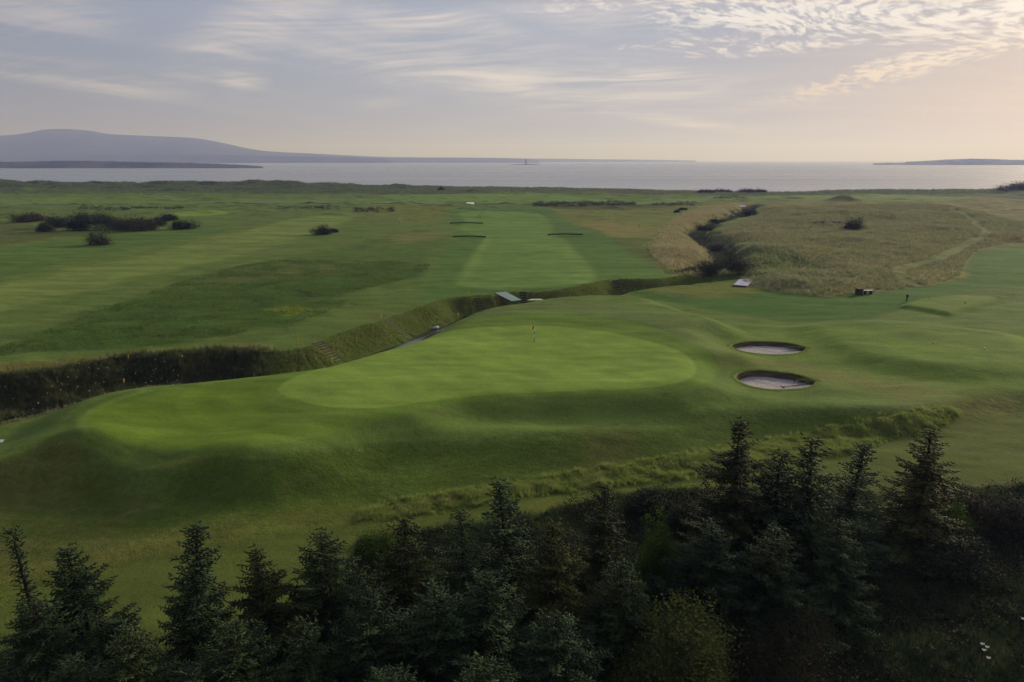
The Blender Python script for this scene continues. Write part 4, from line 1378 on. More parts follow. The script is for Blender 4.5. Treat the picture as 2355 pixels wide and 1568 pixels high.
# ------------------------------------------------------------------ water in the ditch and far drain
def ribbon(name, pts, w, z, mat_):
    pts = np.asarray(pts)
    d_ = np.gradient(pts, axis=0); d_ /= np.linalg.norm(d_, axis=1, keepdims=True) + 1e-9
    nn = np.stack([-d_[:, 1], d_[:, 0]], 1)
    zz = np.broadcast_to(np.asarray(z, float), (len(pts),))
    a = np.concatenate([pts - nn * w / 2, zz[:, None]], 1); b = np.concatenate([pts + nn * w / 2, zz[:, None]], 1)
    vs = np.concatenate([a, b]); n = len(pts)
    fs = np.array([(i, i + 1, n + i + 1, n + i) for i in range(n - 1)])
    o = mesh_obj(name, vs, fs, mat_)
    o['kind'] = 'structure'
    return o


d_ = np.gradient(far_rim, axis=0); d_ /= np.linalg.norm(d_, axis=1, keepdims=True)
bedline = far_rim + np.stack([d_[:, 1], -d_[:, 0]], 1) * 5.2
ribbon("ditch_water", bedline[:-6], 1.5, DITCH_DEPTH + 0.16, M_WATER)
flw = fl[: int(len(fl) * 0.72)]
ribbon("drain_water", flw, 1.1, zgrid(flw[:, 0], flw[:, 1]) + 0.12, M_WATER)

# pale pipe in the ditch
x_, y_, z_ = P(1000, 753, -2.2) + (-2.2,)
o = MB().tube([(-0.5, -0.3, 0), (0.5, 0.3, 0.05)], 0.16, 10).obj("drain_pipe", M_LILAC, None, True, (x_, y_, -2.25))
tag(o, "short pale pipe end lying in the ditch water", "pipe")


# ------------------------------------------------------------------ foliage meshes
def quat_dirs(d):
    """two unit vectors across each direction"""
    ref = np.where(np.abs(d[:, 2:3]) > 0.9, np.array([[1., 0, 0]]), np.array([[0, 0, 1.]]))
    u = np.cross(d, ref); u /= np.linalg.norm(u, axis=1, keepdims=True) + 1e-9
    w = np.cross(d, u)
    return u, w


def spikes(base, tip, wd, tone):
    """needled twigs: three sided spindles, thickest a third of the way along"""
    d = tip - base
    L_ = np.linalg.norm(d, axis=1, keepdims=True) + 1e-9
    u, w = quat_dirs(d / L_)
    m_ = base + d * 0.35
    ph = rng.random(len(base))[:, None] * 6.28
    vs = [base]
    for k_ in range(3):
        a = ph + 2.094 * k_
        vs.append(m_ + (u * np.cos(a) + w * np.sin(a)) * wd[:, None])
    vs.append(tip)
    V = np.stack(vs, 1)                      # n,5,3
    n = len(base)
    o = (np.arange(n) * 5)[:, None]
    tri = np.concatenate([o + np.array([[0, 2, 1]]), o + np.array([[0, 3, 2]]), o + np.array([[0, 1, 3]]),
                          o + np.array([[1, 2, 4]]), o + np.array([[2, 3, 4]]), o + np.array([[3, 1, 4]])], 0)
    return V.reshape(-1, 3), tri, np.repeat(tone, 5)


def spruce_mesh(seed, H, Rb, dens=1.0, gap=0.0, bare_to=0.0, droop=1.0, sparse=1.0):
    r = np.random.default_rng(seed)
    # trunk
    tz = np.linspace(0, H, 12)
    lean = r.normal(0, 0.02, 2)
    bx = lean[0] * tz + 0.05 * np.sin(tz * 0.9 + r.random() * 6)
    by = lean[1] * tz + 0.05 * np.cos(tz * 0.7 + r.random() * 6)
    tr_ = 0.02 * H * (1 - tz / H) ** 0.8 + 0.012
    trunk = MB().tube(list(zip(bx, by, tz)), list(tr_), 7)
    B, T_, W_, TN = [], [], [], []
    br = MB()
    z_ = 0.05 * H
    side_skip = r.random() * 6.28
    while z_ < H - 0.15:
        u = z_ / H
        nb = int(r.integers(5, 8)) if u < 0.8 else int(r.integers(4, 6))
        a0 = r.random() * 6.28
        for k_ in range(nb):
            az_ = a0 + 6.283 * k_ / nb + r.normal(0, 0.22)
            L_ = (Rb * (1 - u) ** 0.78 * r.uniform(0.62, 1.12) + 0.16)
            if gap and 0.55 < u < 0.9 and r.random() < gap: L_ *= 0.35
            if bare_to and u > 0.25 and u < bare_to: L_ *= 0.35
            if r.random() < 0.07: L_ *= 1.3
            if u > 0.45 and r.random() < 0.16: L_ *= 0.5
            up = math.radians(-14 * droop + 30 * u ** 1.5 + 34 * max(0, u - 0.8) * 5 * 0.6 + r.normal(0, 6))
            n_ = 6
            ts = np.linspace(0, 1, n_)
            cu = 0.20 * L_ * ts ** 2.2 - 0.16 * droop * L_ * np.sin(ts * 2.2) * (1 - u)
            hx_ = L_ * ts * math.cos(up)
            hz_ = L_ * ts * math.sin(up) + cu
            ox_ = np.interp(z_, tz, bx); oy_ = np.interp(z_, tz, by)
            sw = r.normal(0, 0.12) * ts ** 2 * L_
            px_ = ox_ + hx_ * math.cos(az_) - sw * math.sin(az_)
            py_ = oy_ + hx_ * math.sin(az_) + sw * math.cos(az_)
            pts = np.stack([px_, py_, z_ + hz_], 1)
            if L_ > 0.5:
                br.tube([tuple(p_) for p_ in pts[::2]] + [tuple(pts[-1])], [0.006 + 0.012 * L_ * (1 - t__) for t__ in (0, .4, .8, 1)], 3, False)
            bt = r.normal(0, 0.17)
            step_ = 0.105 / dens
            m_st = max(3, int(L_ / step_))
            for t_ in np.linspace(0.05, 1.0, m_st):
                p0 = np.array([np.interp(t_, ts, pts[:, j]) for j in range(3)])
                t2 = min(1, t_ + 0.05); t1 = max(0, t_ - 0.05)
                d0 = np.array([np.interp(t2, ts, pts[:, j]) - np.interp(t1, ts, pts[:, j]) for j in range(3)])
                d0 /= np.linalg.norm(d0) + 1e-9
                sd = np.cross(d0, (0, 0, 1.0)); sd /= np.linalg.norm(sd) + 1e-9
                for s_ in (-1, 1):
                    if r.random() > sparse: continue
                    l2 = (0.10 + 0.34 * L_ * (1 - t_) ** 0.8 * min(1, 0.3 + t_ * 3)) * r.uniform(0.6, 1.2)
                    l2 = min(l2, 0.75)
                    fa = r.uniform(0.75, 1.1)
                    dd = d0 * math.cos(fa) + sd * s_ * math.sin(fa) + np.array([0, 0, r.normal(-0.12 * droop, 0.16)])
                    dd /= np.linalg.norm(dd)
                    p1 = p0 + dd * l2 + np.array([0, 0, -0.10 * droop * l2])
                    dead = t_ < 0.38 and r.random() < 0.25
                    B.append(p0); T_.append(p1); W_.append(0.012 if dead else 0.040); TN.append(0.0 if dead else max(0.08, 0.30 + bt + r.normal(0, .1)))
                    if dead: continue
                    nf = int(l2 / 0.078 * dens)
                    for q_ in range(nf):
                        tq = (q_ + 0.6) / (nf + 0.3)
                        pb = p0 + (p1 - p0) * tq
                        sg_ = 1 if q_ % 2 else -1
                        sd2 = np.cross(dd, (0, 0, 1.0)); sd2 /= np.linalg.norm(sd2) + 1e-9
                        l3 = (0.17 * (1 - tq) + 0.11) * r.uniform(0.7, 1.35)
                        d3 = dd * 0.72 + sd2 * sg_ * 0.7 + np.array([0, 0, r.normal(-0.10, 0.25)])
                        d3 /= np.linalg.norm(d3)
                        B.append(pb); T_.append(pb + d3 * l3); W_.append(0.040)
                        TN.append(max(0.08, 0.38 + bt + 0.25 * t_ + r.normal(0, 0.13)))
            # leading tip
            B.append(pts[-1]); T_.append(pts[-1] + (pts[-1] - pts[-2]) / (np.linalg.norm(pts[-1] - pts[-2]) + 1e-9) * 0.22)
            W_.append(0.024); TN.append(0.75 + bt)
        z_ += (0.22 + 0.17 * (1 - u) + r.uniform(-0.05, 0.07)) / (0.75 + 0.25 * dens)
    # leader
    top_ = np.array([bx[-1], by[-1], H])
    B.append(top_ - (0, 0, 0.5)); T_.append(top_ + (0, 0, 0.12)); W_.append(0.03); TN.append(0.7)
    for k_ in range(9):
        a = k_ * 2.4; zz = H - 0.06 - 0.05 * k_
        b_ = np.array([bx[-1], by[-1], zz])
        B.append(b_); T_.append(b_ + np.array([math.cos(a) * (.12 + .02 * k_), math.sin(a) * (.12 + .02 * k_), 0.12])); W_.append(0.022); TN.append(0.8)
    V, F, TNv = spikes(np.array(B), np.array(T_), np.array(W_), np.clip(np.array(TN), 0, 1))
    return trunk, br, V, F, TNv


def tone_mesh(name, V, F, tone, mat_):
    me = bpy.data.meshes.new(name)
    V = np.asarray(V, np.float32); F = np.asarray(F, np.int32)
    k_ = F.shape[1]
    me.vertices.add(len(V)); me.vertices.foreach_set('co', V.ravel())
    me.loops.add(F.size); me.loops.foreach_set('vertex_index', F.ravel())
    me.polygons.add(len(F)); me.polygons.foreach_set('loop_start', np.arange(0, F.size, k_, dtype=np.int32))
    me.update(calc_edges=True)
    a_ = me.attributes.new('tone', 'FLOAT', 'POINT')
    a_.data.foreach_set('value', np.asarray(tone, np.float32))
    me.materials.append(mat_)
    return me


def plain_mesh(name, mb, mat_, smooth=True):
    me = bpy.data.meshes.new(name)
    me.from_pydata(mb.v, [], mb.f)
    if smooth: me.polygons.foreach_set('use_smooth', np.ones(len(me.polygons), bool))
    me.materials.append(mat_)
    return me


def merge(a, b):
    n = len(a.v)
    a.v += b.v; a.f += [tuple(i + n for i in f_) for f_ in b.f]
    return a


SPR = []
for i, (H_, Rb_, gap_, bare_, droop_, dens_, sp_) in enumerate(((7.5, 2.5, 0.0, 0.0, 1.0, 1.0, 1.0), (7.5, 1.75, 0.45, 0.0, 0.6, 1.0, .95), (7.5, 2.9, 0.1, 0.0, 1.3, 1.0, 1.0),
                                                            (7.5, 2.2, 0.25, 0.0, 1.1, 1.0, 1.0), (7.5, 1.7, 0.2, 0.86, 0.8, 0.8, 0.8), (9.3, 2.9, 0.5, 0.0, 1.1, 0.95, 1.0),
                                                            (7.5, 2.3, 0.35, 0.0, 1.5, 0.9, 0.9), (7.5, 3.1, 0.15, 0.0, 0.8, 0.9, 0.95))):
    trunk, br, V, F, TN = spruce_mesh(100 + i, H_, Rb_, dens_, gap_, bare_, droop_, sp_)
    print("spruce", i, len(F))
    mats = (M_SPRUCE, M_SPRUCE_OLIVE)[i in (3, 5)]
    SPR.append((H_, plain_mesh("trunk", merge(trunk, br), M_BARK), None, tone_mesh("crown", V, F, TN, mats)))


def link(name, me, parent):
    o = bpy.data.objects.new(name, me)
    COL.objects.link(o); o.parent = parent
    return o


def spruce(pi, px, pytip, H, label, wide=1.0, rz=None):
    H0, mt, mb_, mc = SPR[pi]
    z0 = -1.3
    for _ in range(6):
        X_, Y_ = P(px, pytip, z0 + H)
        z0 = ground_z(X_, Y_)
    t = thing("spruce_tree", label, "spruce tree", (X_, Y_, z0 - 0.05), rng.random() * 6.28 if rz is None else rz, "spruce trees along the near edge of the course")
    k_ = H / H0
    wide *= 1.25
    t.scale = (k_ * wide, k_ * wide, k_)
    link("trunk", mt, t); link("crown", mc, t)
    return t


spruce(4, 32, 1206, 7.8, "thin spruce with a bare stem and tufted top in the lower left corner", 0.9)
spruce(0, 165, 1260, 7.2, "dense spruce rising second from the lower left corner")
spruce(1, 425, 1205, 7.8, "narrow ragged spruce before the pale lawn, with a twisted top")
spruce(3, 605, 1256, 7.2, "shorter slender spruce between the ragged one and the broad dark one")
spruce(2, 760, 1217, 7.5, "broad dark conical spruce before the start of the long grass strip")
spruce(3, 925, 1183, 7.4, "bushy spruce beside the end of the mown lawn")
spruce(6, 1062, 1170, 7.2, "spruce with glaucous sprays just left of the tall thin topped one", 0.95)
spruce(1, 1172, 1105, 8.3, "thin topped spruce whose tip crosses the long grass strip")
spruce(3, 1390, 1117, 7.3, "small pointed spruce top over the dark thicket", 0.85)
spruce(5, 1705, 962, 9.5, "tallest spruce, with gaps below its tufted crown, against the long grass strip")
spruce(0, 1790, 1041, 7.9, "compact spruce right behind the tallest spruce", 1.0)
spruce(6, 1880, 1008, 8.6, "greyish spruce between the tallest spruce and the bare mown lawn", 1.1)
spruce(1, 1972, 1013, 8.2, "narrow layered spruce before the end of the long grass strip", 1.0)
spruce(3, 2143, 993, 7.9, "wide olive green spruce standing alone near the bramble thicket", 1.15)
fill = [(2, 60, 1392, 6.6, 1.1, "low spruce at the bottom left corner under the thin bare stemmed one"), (0, 300, 1440, 6.4, 1.1, "low dark spruce in the gap left of the narrow ragged one"),
        (7, 520, 1418, 6.4, 1.1, "low spruce between the ragged one and the slender one"), (6, 690, 1430, 6.3, 1.1, "low dark spruce in front of the broad conical one"),
        (7, 850, 1370, 6.6, 1.1, "low spruce in front of the bushy one beside the lawn"), (7, 1000, 1330, 6.8, 1.1, "dense spruce with drooping sprays in the middle of the lower edge"),
        (2, 1130, 1300, 6.9, 1.1, "wide spruce below the thin topped one"), (3, 1285, 1205, 7.0, 1.0, "shaggy spruce left of the small pointed top"),
        (2, 1270, 1420, 6.2, 1.2, "spruce with pale sprays close to the olive bush"), (0, 1430, 1290, 6.3, 1.1, "spruce against the bright green tall shrub"),
        (7, 1640, 1190, 6.8, 1.1, "shadowy spruce left of the tallest one"), (0, 1780, 1215, 6.6, 1.1, "low spruce at the foot of the tallest one"),
        (2, 1930, 1195, 6.0, 1.0, "low spreading spruce below the narrow layered one"), (2, 1130, 1500, 6.0, 1.1, "spruce cut off by the lower edge left of the olive bush"),
        (2, 180, 1520, 5.6, 1.2, "spruce cut off by the lower edge beneath the dense one"), (0, 420, 1540, 5.6, 1.2, "spruce cut off by the lower edge beneath the ragged one"), (2, 900, 1520, 5.6, 1.2, "spruce cut off by the lower edge in the middle")]
for pi, px, py, H_, w_, lab in fill:
    spruce(pi, px, py, H_, lab, w_)


def leaf_cloud(r, n, centers, cr, size, flat=0.8):
    """small folded leaves scattered through clumps"""
    ci = r.integers(0, len(centers), n)
    p_ = centers[ci] + r.normal(0, 1, (n, 3)) * cr[ci][:, None] * np.array([1, 1, flat])
    d = r.normal(0, 1, (n, 3)); d[:, 2] = np.abs(d[:, 2]) * 0.4 + 0.1
    d /= np.linalg.norm(d, axis=1, keepdims=True)
    nr = r.normal(0, 0.6, (n, 3)) + np.array([0, 0, 1.0])
    u = np.cross(d, nr); u /= np.linalg.norm(u, axis=1, keepdims=True) + 1e-9
    s_ = size * r.uniform(0.6, 1.4, n)[:, None]
    a = p_ - d * s_; b = p_ + u * s_ * 0.42 + np.array([0, 0, 0.02]); c_ = p_ + d * s_; e = p_ - u * s_ * 0.42
    V = np.stack([a, b, c_, e], 1).reshape(-1, 3)
    o_ = (np.arange(n) * 4)[:, None]
    F = np.concatenate([o_ + np.array([[0, 1, 2]]), o_ + np.array([[0, 2, 3]])], 0)
    tn = np.clip(0.45 + 0.25 * r.normal(0, 1, len(centers))[ci] + r.normal(0, 0.15, n), 0, 1)
    return V, F, np.repeat(tn, 4)


def bush(name, label, cat, loc, rx, ry, h, mat_, nleaf=3000, size=0.1, clumps=90, seed=0, group=None, rz=0.0, lift=0.0, sticks=True, gaps=0.25, lumps=5, cfac=0.115):
    r = np.random.default_rng(seed)
    # several overlapping domes, so the outline is uneven
    lb = [(0, 0, 1.0, 1.0)] + [(r.uniform(-.55, .55), r.uniform(-.5, .5), r.uniform(0.45, 0.75), r.uniform(0.55, 0.95)) for _ in range(lumps)]
    cs_ = []
    while len(cs_) < clumps:
        l_ = lb[int(r.integers(0, len(lb)))]
        a = r.random() * 6.28; el_ = math.asin(r.random() ** 0.8)
        rad = r.uniform(0.40, 1.0) if cfac > 0.15 else r.uniform(0.62, 1.0)
        x_ = l_[0] + l_[2] * 0.85 * rad * math.cos(el_) * math.cos(a); y_ = l_[1] + l_[2] * 0.85 * rad * math.cos(el_) * math.sin(a)
        z_ = l_[3] * rad * math.sin(el_)
        cs_.append((x_ * rx, y_ * ry, 0.06 * h + z_ * h * 0.92 + lift))
    cs_ = np.array(cs_)
    cr = r.uniform(0.6, 1.3, len(cs_)) * (rx * ry * h) ** (1 / 3) * cfac
    V, F, TN = leaf_cloud(r, nleaf, cs_, cr, size)
    V[:, 2] = np.maximum(V[:, 2], 0.02)
    t = thing(name, label, cat, loc, rz, group)
    link("foliage", tone_mesh("foliage", V, F, TN, mat_), t)
    if sticks:
        st = MB()
        for k_ in range(14):
            c_ = cs_[int(r.integers(0, len(cs_)))]
            st.tube([(r.normal(0, .06) * rx, r.normal(0, .06) * ry, 0), (c_[0] * .5, c_[1] * .5, c_[2] * .45), tuple(c_)], [0.03 * h / 2, 0.018 * h / 2, 0.006], 4, False)
        link("stems", plain_mesh("stems", st, M_BARK, False), t)
    return t


def bush_px(name, label, cat, x0, x1, ytop, ybase, mat_, nleaf=1500, size=None, seed=0, group=None, z0=0.0, depthk=0.7, **kw):
    """a bush that the photograph shows between x0 and x1, with its foot at ybase"""
    cx_ = (x0 + x1) / 2
    x_, y_, z_ = place(cx_, ybase, z0)
    slant = math.hypot(y_, CAM_H)
    px_m = FPX / (y_ * CT + (CAM_H - z_) * ST)
    rx = (x1 - x0) / 2 / px_m
    ry = rx * depthk
    y_ += ry * 0.8
    z_ = ground_z(x_, y_)
    ht = PY(cx_, y_, ytop)[2] - z_
    ht = max(ht, 0.5)
    if size is None: size = max(0.06, 1.3 / px_m)
    k_ = 1.35 if px_m < 14 else 1.04
    return bush(name, label, cat, (x_, y_, z_ - 0.05), rx * k_, ry * k_, ht * (1.3 if px_m < 14 and ybase > 446 else 1.0), mat_, nleaf, size, seed=seed, group=group, **kw)


bush_px("olive_bush", "rounded olive green bush with fine leaves at the lower edge", "bush", 1432, 1722, 1362, 1700, M_OLIVE, 46000, 0.062, 5, None, -1.2, 0.9, clumps=700, lumps=3)
bush_px("leafy_shrub", "tall bright green leafy shrub among the dark spruces", "shrub", 1470, 1556, 1158, 1420, M_GREENLEAF, 14000, 0.06, 6, None, -1.2, 0.9, clumps=200, lumps=6)
bush_px("leafy_shrub", "dull green leafy shrub left of the bright green one", "shrub", 1350, 1480, 1320, 1560, M_HAW, 14000, 0.06, 16, None, -1.2, 0.9, clumps=220, lumps=6)
bush_px("dark_shrub", "dark shrub behind the small pointed spruce top", "shrub", 1430, 1560, 1126, 1215, M_DARKLEAF, 7000, 0.075, 7, "dark shrubs of the thicket edge", -1.2, 0.8, clumps=160)
bush_px("dark_shrub", "dark shrub between the bright leafy shrub and the tallest spruce", "shrub", 1540, 1660, 1140, 1250, M_DARKLEAF, 8000, 0.075, 8, "dark shrubs of the thicket edge", -1.2, 0.8, clumps=160)
bush_px("dark_shrub", "dark leafy shrub in the thicket below the small pointed spruce top", "shrub", 1200, 1360, 1215, 1340, M_DARKLEAF, 9000, 0.07, 31, "dark shrubs of the thicket edge", -1.2, 0.8, clumps=180)
bush_px("dark_shrub", "dark leafy shrub in the thicket beneath the thin topped spruce", "shrub", 1020, 1150, 1250, 1370, M_DARKLEAF, 9000, 0.07, 32, "dark shrubs of the thicket edge", -1.2, 0.8, clumps=180)
bush_px("grassy_shrub", "low green shrub at the end of the mown lawn behind the bushy spruce", "shrub", 825, 960, 1222, 1300, M_GREENLEAF, 6000, 0.07, 9, None, -1.2, 0.8, clumps=130)
bush_px("leafy_shrub", "yellow green shrub right of the wide olive spruce", "shrub", 2150, 2250, 1150, 1270, M_GREENLEAF, 7000, 0.07, 26, None, -1.2, 0.8, clumps=130)
bush_px("bramble_thicket", "brownish grey bramble thicket, nearest to the wide olive spruce", "brambles", 2180, 2300, 1118, 1250, M_BRAMBLE, 16000, 0.065, 10, "bramble thickets on the right", -1.2, 1.1, clumps=330, sticks=False)
bush_px("bramble_thicket", "brownish grey bramble thicket cut by the right edge", "brambles", 2270, 2430, 1120, 1270, M_BRAMBLE, 18000, 0.065, 11, "bramble thickets on the right", -1.2, 1.1, clumps=330, sticks=False)
bush_px("bramble_thicket", "lower dark bramble thicket below the brown ones", "brambles", 2120, 2370, 1230, 1370, M_DARKLEAF, 18000, 0.07, 12, "bramble thickets on the right", -1.2, 0.8, clumps=330, sticks=False)
bush_px("bramble_thicket", "bramble thicket spreading right of the olive bush", "brambles", 1700, 1990, 1400, 1620, M_BRAMBLE, 20000, 0.05, 13, "bramble thickets on the right", -1.2, 0.9, clumps=400, sticks=False)

gorse = [(14, 92, 491, 511, M_GORSE_BROWN, "flat browned gorse mound, leftmost of the gorse on the plain"),
         (78, 114, 515, 533, M_GORSE, "small dark gorse bush left of the big thicket"),
         (95, 158, 500, 524, M_GORSE, "dark gorse bush touching the left of the big thicket"),
         (140, 204, 500, 531, M_GORSE, "nearest round gorse bush of the big thicket"),
         (152, 232, 488, 516, M_GORSE, "highest gorse bush at the back of the big thicket"),
         (192, 282, 496, 531, M_GORSE, "middle gorse bush of the big thicket"),
         (250, 330, 498, 532, M_GORSE_BROWN, "brown tinged gorse bush of the big thicket"),
         (298, 354, 504, 530, M_GORSE_BROWN, "sloping gorse bush at the right of the big thicket"),
         (335, 374, 502, 521, M_GORSE, "gorse bush ending the big thicket on the right"),
         (360, 406, 495, 508, M_GORSE, "low gorse bush standing behind the right end of the thicket"),
         (386, 447, 508, 528, M_GORSE, "separate long gorse bush right of the big thicket"),
         (193, 245, 536, 564, M_GORSE_BROWN, "lone half brown gorse bush in front of the big thicket"),
         (716, 762, 520, 541, M_GORSE_BROWN, "gorse bush alone on the broad fairway"),
         (760, 774, 526, 535, M_GORSE_BROWN, "tiny gorse bush beside the one on the broad fairway"),
         (1947, 1991, 505, 529, M_DARKLEAF, "round dark bush on the long grass hill"),
         (1610, 1666, 603, 640, M_DARKLEAF, "big dark shrub at the mouth of the gorge"),
         (1660, 1735, 592, 632, M_GORSE, "green reedy shrub right of the gorge mouth"),
         (1710, 1741, 481, 497, M_GORSE, "dark shrub at the upper end of the gorge"),
         (1598, 1640, 519, 534, M_DARKLEAF, "dark shrub in the bend of the gorge"),
         (1630, 1668, 505, 516, M_DARKLEAF, "dark scrub along the upper gorge"),
         (1634, 1662, 566, 582, M_DARKLEAF, "dark scrub inside the middle of the gorge"),
         (1562, 1578, 478, 484, M_GORSE, "small bush in the yellow rough before the gorge"),
         (1550, 1562, 484, 489, M_GORSE, "tiny low bush beside the small one in the yellow rough"),
         (1008, 1022, 430, 438, M_GORSE, "bush at the foot of the dunes"),
         (1605, 1640, 437, 443, M_GORSE, "dark scrub on the shore edge, left one"),
         (1640, 1682, 437, 443, M_GORSE, "dark scrub on the shore edge, middle one"),
         (1702, 1768, 437.5, 443, M_GORSE, "dark scrub on the shore edge, right one"),
         (2315, 2400, 416, 436, M_GORSE_BROWN, "large grey green scrub mound on the shore at the right edge")]
for i, (x0, x1, yt, yb, mt, lab) in enumerate(gorse):
    wpx = x1 - x0
    bush_px("gorse_bush" if mt in (M_GORSE, M_GORSE_BROWN) else "dark_bush", lab, "bush", x0, x1, yt, yb, mt, int(900 + wpx * 80), None, 40 + i,
            "gorse and bushes on the plain", 0, 0.7 if wpx < 60 else 0.55, clumps=int(40 + wpx), sticks=False, lumps=6, cfac=0.17)
# grassy beards of the three fairway bunkers far out
for i, (px, py, wd, lab) in enumerate(((1072, 515, 36, "grassy bearded fairway bunker, farthest of the three"), (1078, 547, 36, "grassy bearded fairway bunker, nearest of the left pair"),
                                       (1300, 541, 38, "grassy bearded fairway bunker on the right of the fairway"))):
    x_, y_, z_ = place(px, py)
    t = thing("fairway_bunker", lab, "bunker", (x_, y_, z_), group="bearded fairway bunkers")
    r = np.random.default_rng(70 + i)
    pm = FPX / (y_ * CT + CAM_H * ST)
    w_ = wd / pm
    cs_ = np.array([(math.cos(a) * w_, 1.6 * math.sin(a) + 0.7, 0.05) for a in np.linspace(0.05, 3.09, 34)])
    cs_[:, 2] = np.array([ground_z(x_ + c_[0], y_ + c_[1]) - z_ + 0.12 for c_ in cs_])
    V, F, TN = leaf_cloud(r, 1500, cs_, np.full(len(cs_), 0.16), 0.16, 0.5)
    link("grass_beard", tone_mesh("grass_beard", V, F, TN, M_BEARD), t)
    bw_ = MB()
    nseg = 24
    vs = [(math.cos(a) * w_ * .96, 1.5 * math.sin(a) + 0.7, ground_z(x_ + math.cos(a) * w_ * .96, y_ + 1.5 * math.sin(a) + .7) - z_ + dz_) for dz_ in (0.06, -0.5) for a in np.linspace(0.25, math.pi - 0.25, nseg)]
    mesh_obj("sod_wall", vs, np.array([(k_, k_ + 1, nseg + k_ + 1, nseg + k_) for k_ in range(nseg - 1)]), M_SOD, t)


# ------------------------------------------------------------------ grass that nobody could count
def blade_proto(name, nb, h, spread, wd, seed, mat_, curl=0.5):
    r = np.random.default_rng(seed)
    vs, fs = [], []
    for k_ in range(nb):
        a = r.random() * 6.28; hh = h * r.uniform(0.6, 1.15); lean_ = r.uniform(0.1, curl) * hh
        bx_, by_ = r.normal(0, spread, 2)
        ta = a + r.normal(0, .5)
        dx_, dy_ = math.cos(ta), math.sin(ta)
        nx_, ny_ = -dy_ * wd, dx_ * wd
        n = len(vs)
        m_ = (bx_ + dx_ * lean_ * .3, by_ + dy_ * lean_ * .3, hh * .6)
        vs += [(bx_ - nx_, by_ - ny_, -0.03), (bx_ + nx_, by_ + ny_, -0.03), (m_[0] + nx_ * .8, m_[1] + ny_ * .8, m_[2]), (m_[0] - nx_ * .8, m_[1] - ny_ * .8, m_[2]),
               (bx_ + dx_ * lean_, by_ + dy_ * lean_, hh)]
        fs += [(n, n + 1, n + 2, n + 3), (n + 3, n + 2, n + 4)]
    me = bpy.data.meshes.new(name)
    me.from_pydata(vs, [], fs); me.materials.append(mat_)
    return bpy.data.objects.new(name, me)


def scatter(name, pts, scl, protos, seed=0, tilt=0.12, label=None):
    r = np.random.default_rng(seed)
    n = len(pts)
    me = bpy.data.meshes.new(name)
    me.vertices.add(n); me.vertices.foreach_set('co', np.asarray(pts, np.float32).ravel())
    a_ = me.attributes.new('scl', 'FLOAT', 'POINT'); a_.data.foreach_set('value', np.asarray(scl, np.float32))
    rot = np.stack([r.normal(0, tilt, n), r.normal(0, tilt, n), r.random(n) * 6.28], 1)
    a_ = me.attributes.new('rot', 'FLOAT_VECTOR', 'POINT'); a_.data.foreach_set('vector', rot.astype(np.float32).ravel())
    a_ = me.attributes.new('pick', 'INT', 'POINT'); a_.data.foreach_set('value', r.integers(0, len(protos), n).astype(np.int32))
    ng = bpy.data.node_groups.new(name, 'GeometryNodeTree')
    ng.interface.new_socket('Geometry', in_out='INPUT', socket_type='NodeSocketGeometry')
    ng.interface.new_socket('Geometry', in_out='OUTPUT', socket_type='NodeSocketGeometry')
    gi = ng.nodes.new('NodeGroupInput'); go = ng.nodes.new('NodeGroupOutput')
    iop = ng.nodes.new('GeometryNodeInstanceOnPoints'); jn = ng.nodes.new('GeometryNodeJoinGeometry')
    for p_ in reversed(protos):
        oi = ng.nodes.new('GeometryNodeObjectInfo'); oi.inputs['Object'].default_value = p_; oi.inputs['As Instance'].default_value = True
        ng.links.new(oi.outputs['Geometry'], jn.inputs[0])
    def named(nm, dt):
        n_ = ng.nodes.new('GeometryNodeInputNamedAttribute'); n_.data_type = dt; n_.inputs['Name'].default_value = nm
        return [o_ for o_ in n_.outputs if o_.enabled and o_.name == 'Attribute'][0]
    e2r = ng.nodes.new('FunctionNodeEulerToRotation')
    ng.links.new(named('rot', 'FLOAT_VECTOR'), e2r.inputs[0])
    ng.links.new(gi.outputs[0], iop.inputs['Points']); ng.links.new(jn.outputs[0], iop.inputs['Instance'])
    iop.inputs['Pick Instance'].default_value = True
    ng.links.new(named('pick', 'INT'), iop.inputs['Instance Index'])
    ng.links.new(e2r.outputs[0], iop.inputs['Rotation'])
    ng.links.new(named('scl', 'FLOAT'), iop.inputs['Scale'])
    ng.links.new(iop.outputs[0], go.inputs[0])
    o = bpy.data.objects.new(name, me); COL.objects.link(o)
    md = o.modifiers.new("scatter", 'NODES'); md.node_group = ng
    o['kind'] = 'stuff'
    if label: o['label'] = label
    return o


def in_poly(n, W, seed, margin=0.0, wob=0.3):
    r = np.random.default_rng(seed)
    lo, hi = W.min(0), W.max(0)
    out = []
    tot = 0
    for _ in range(60):
        q_ = r.uniform(lo, hi, (n, 2))
        d = sdf(W, q_[:, 0], q_[:, 1], 3) + wob * fbm(q_[:, 0], q_[:, 1], 2.0, 2, 7)
        q_ = q_[d < -margin]
        out.append(q_); tot += len(q_)
        if tot >= n: break
    return np.concatenate(out)[:n]


def with_z(q_):
    return np.concatenate([q_, zgrid(q_[:, 0], q_[:, 1])[:, None]], 1)


def in_view(q_, pad=0.06):
    z_ = 0.0
    depth = q_[:, 1] * CT + CAM_H * ST
    return (np.abs(q_[:, 0]) < (0.75 + pad) * depth + 1.0)


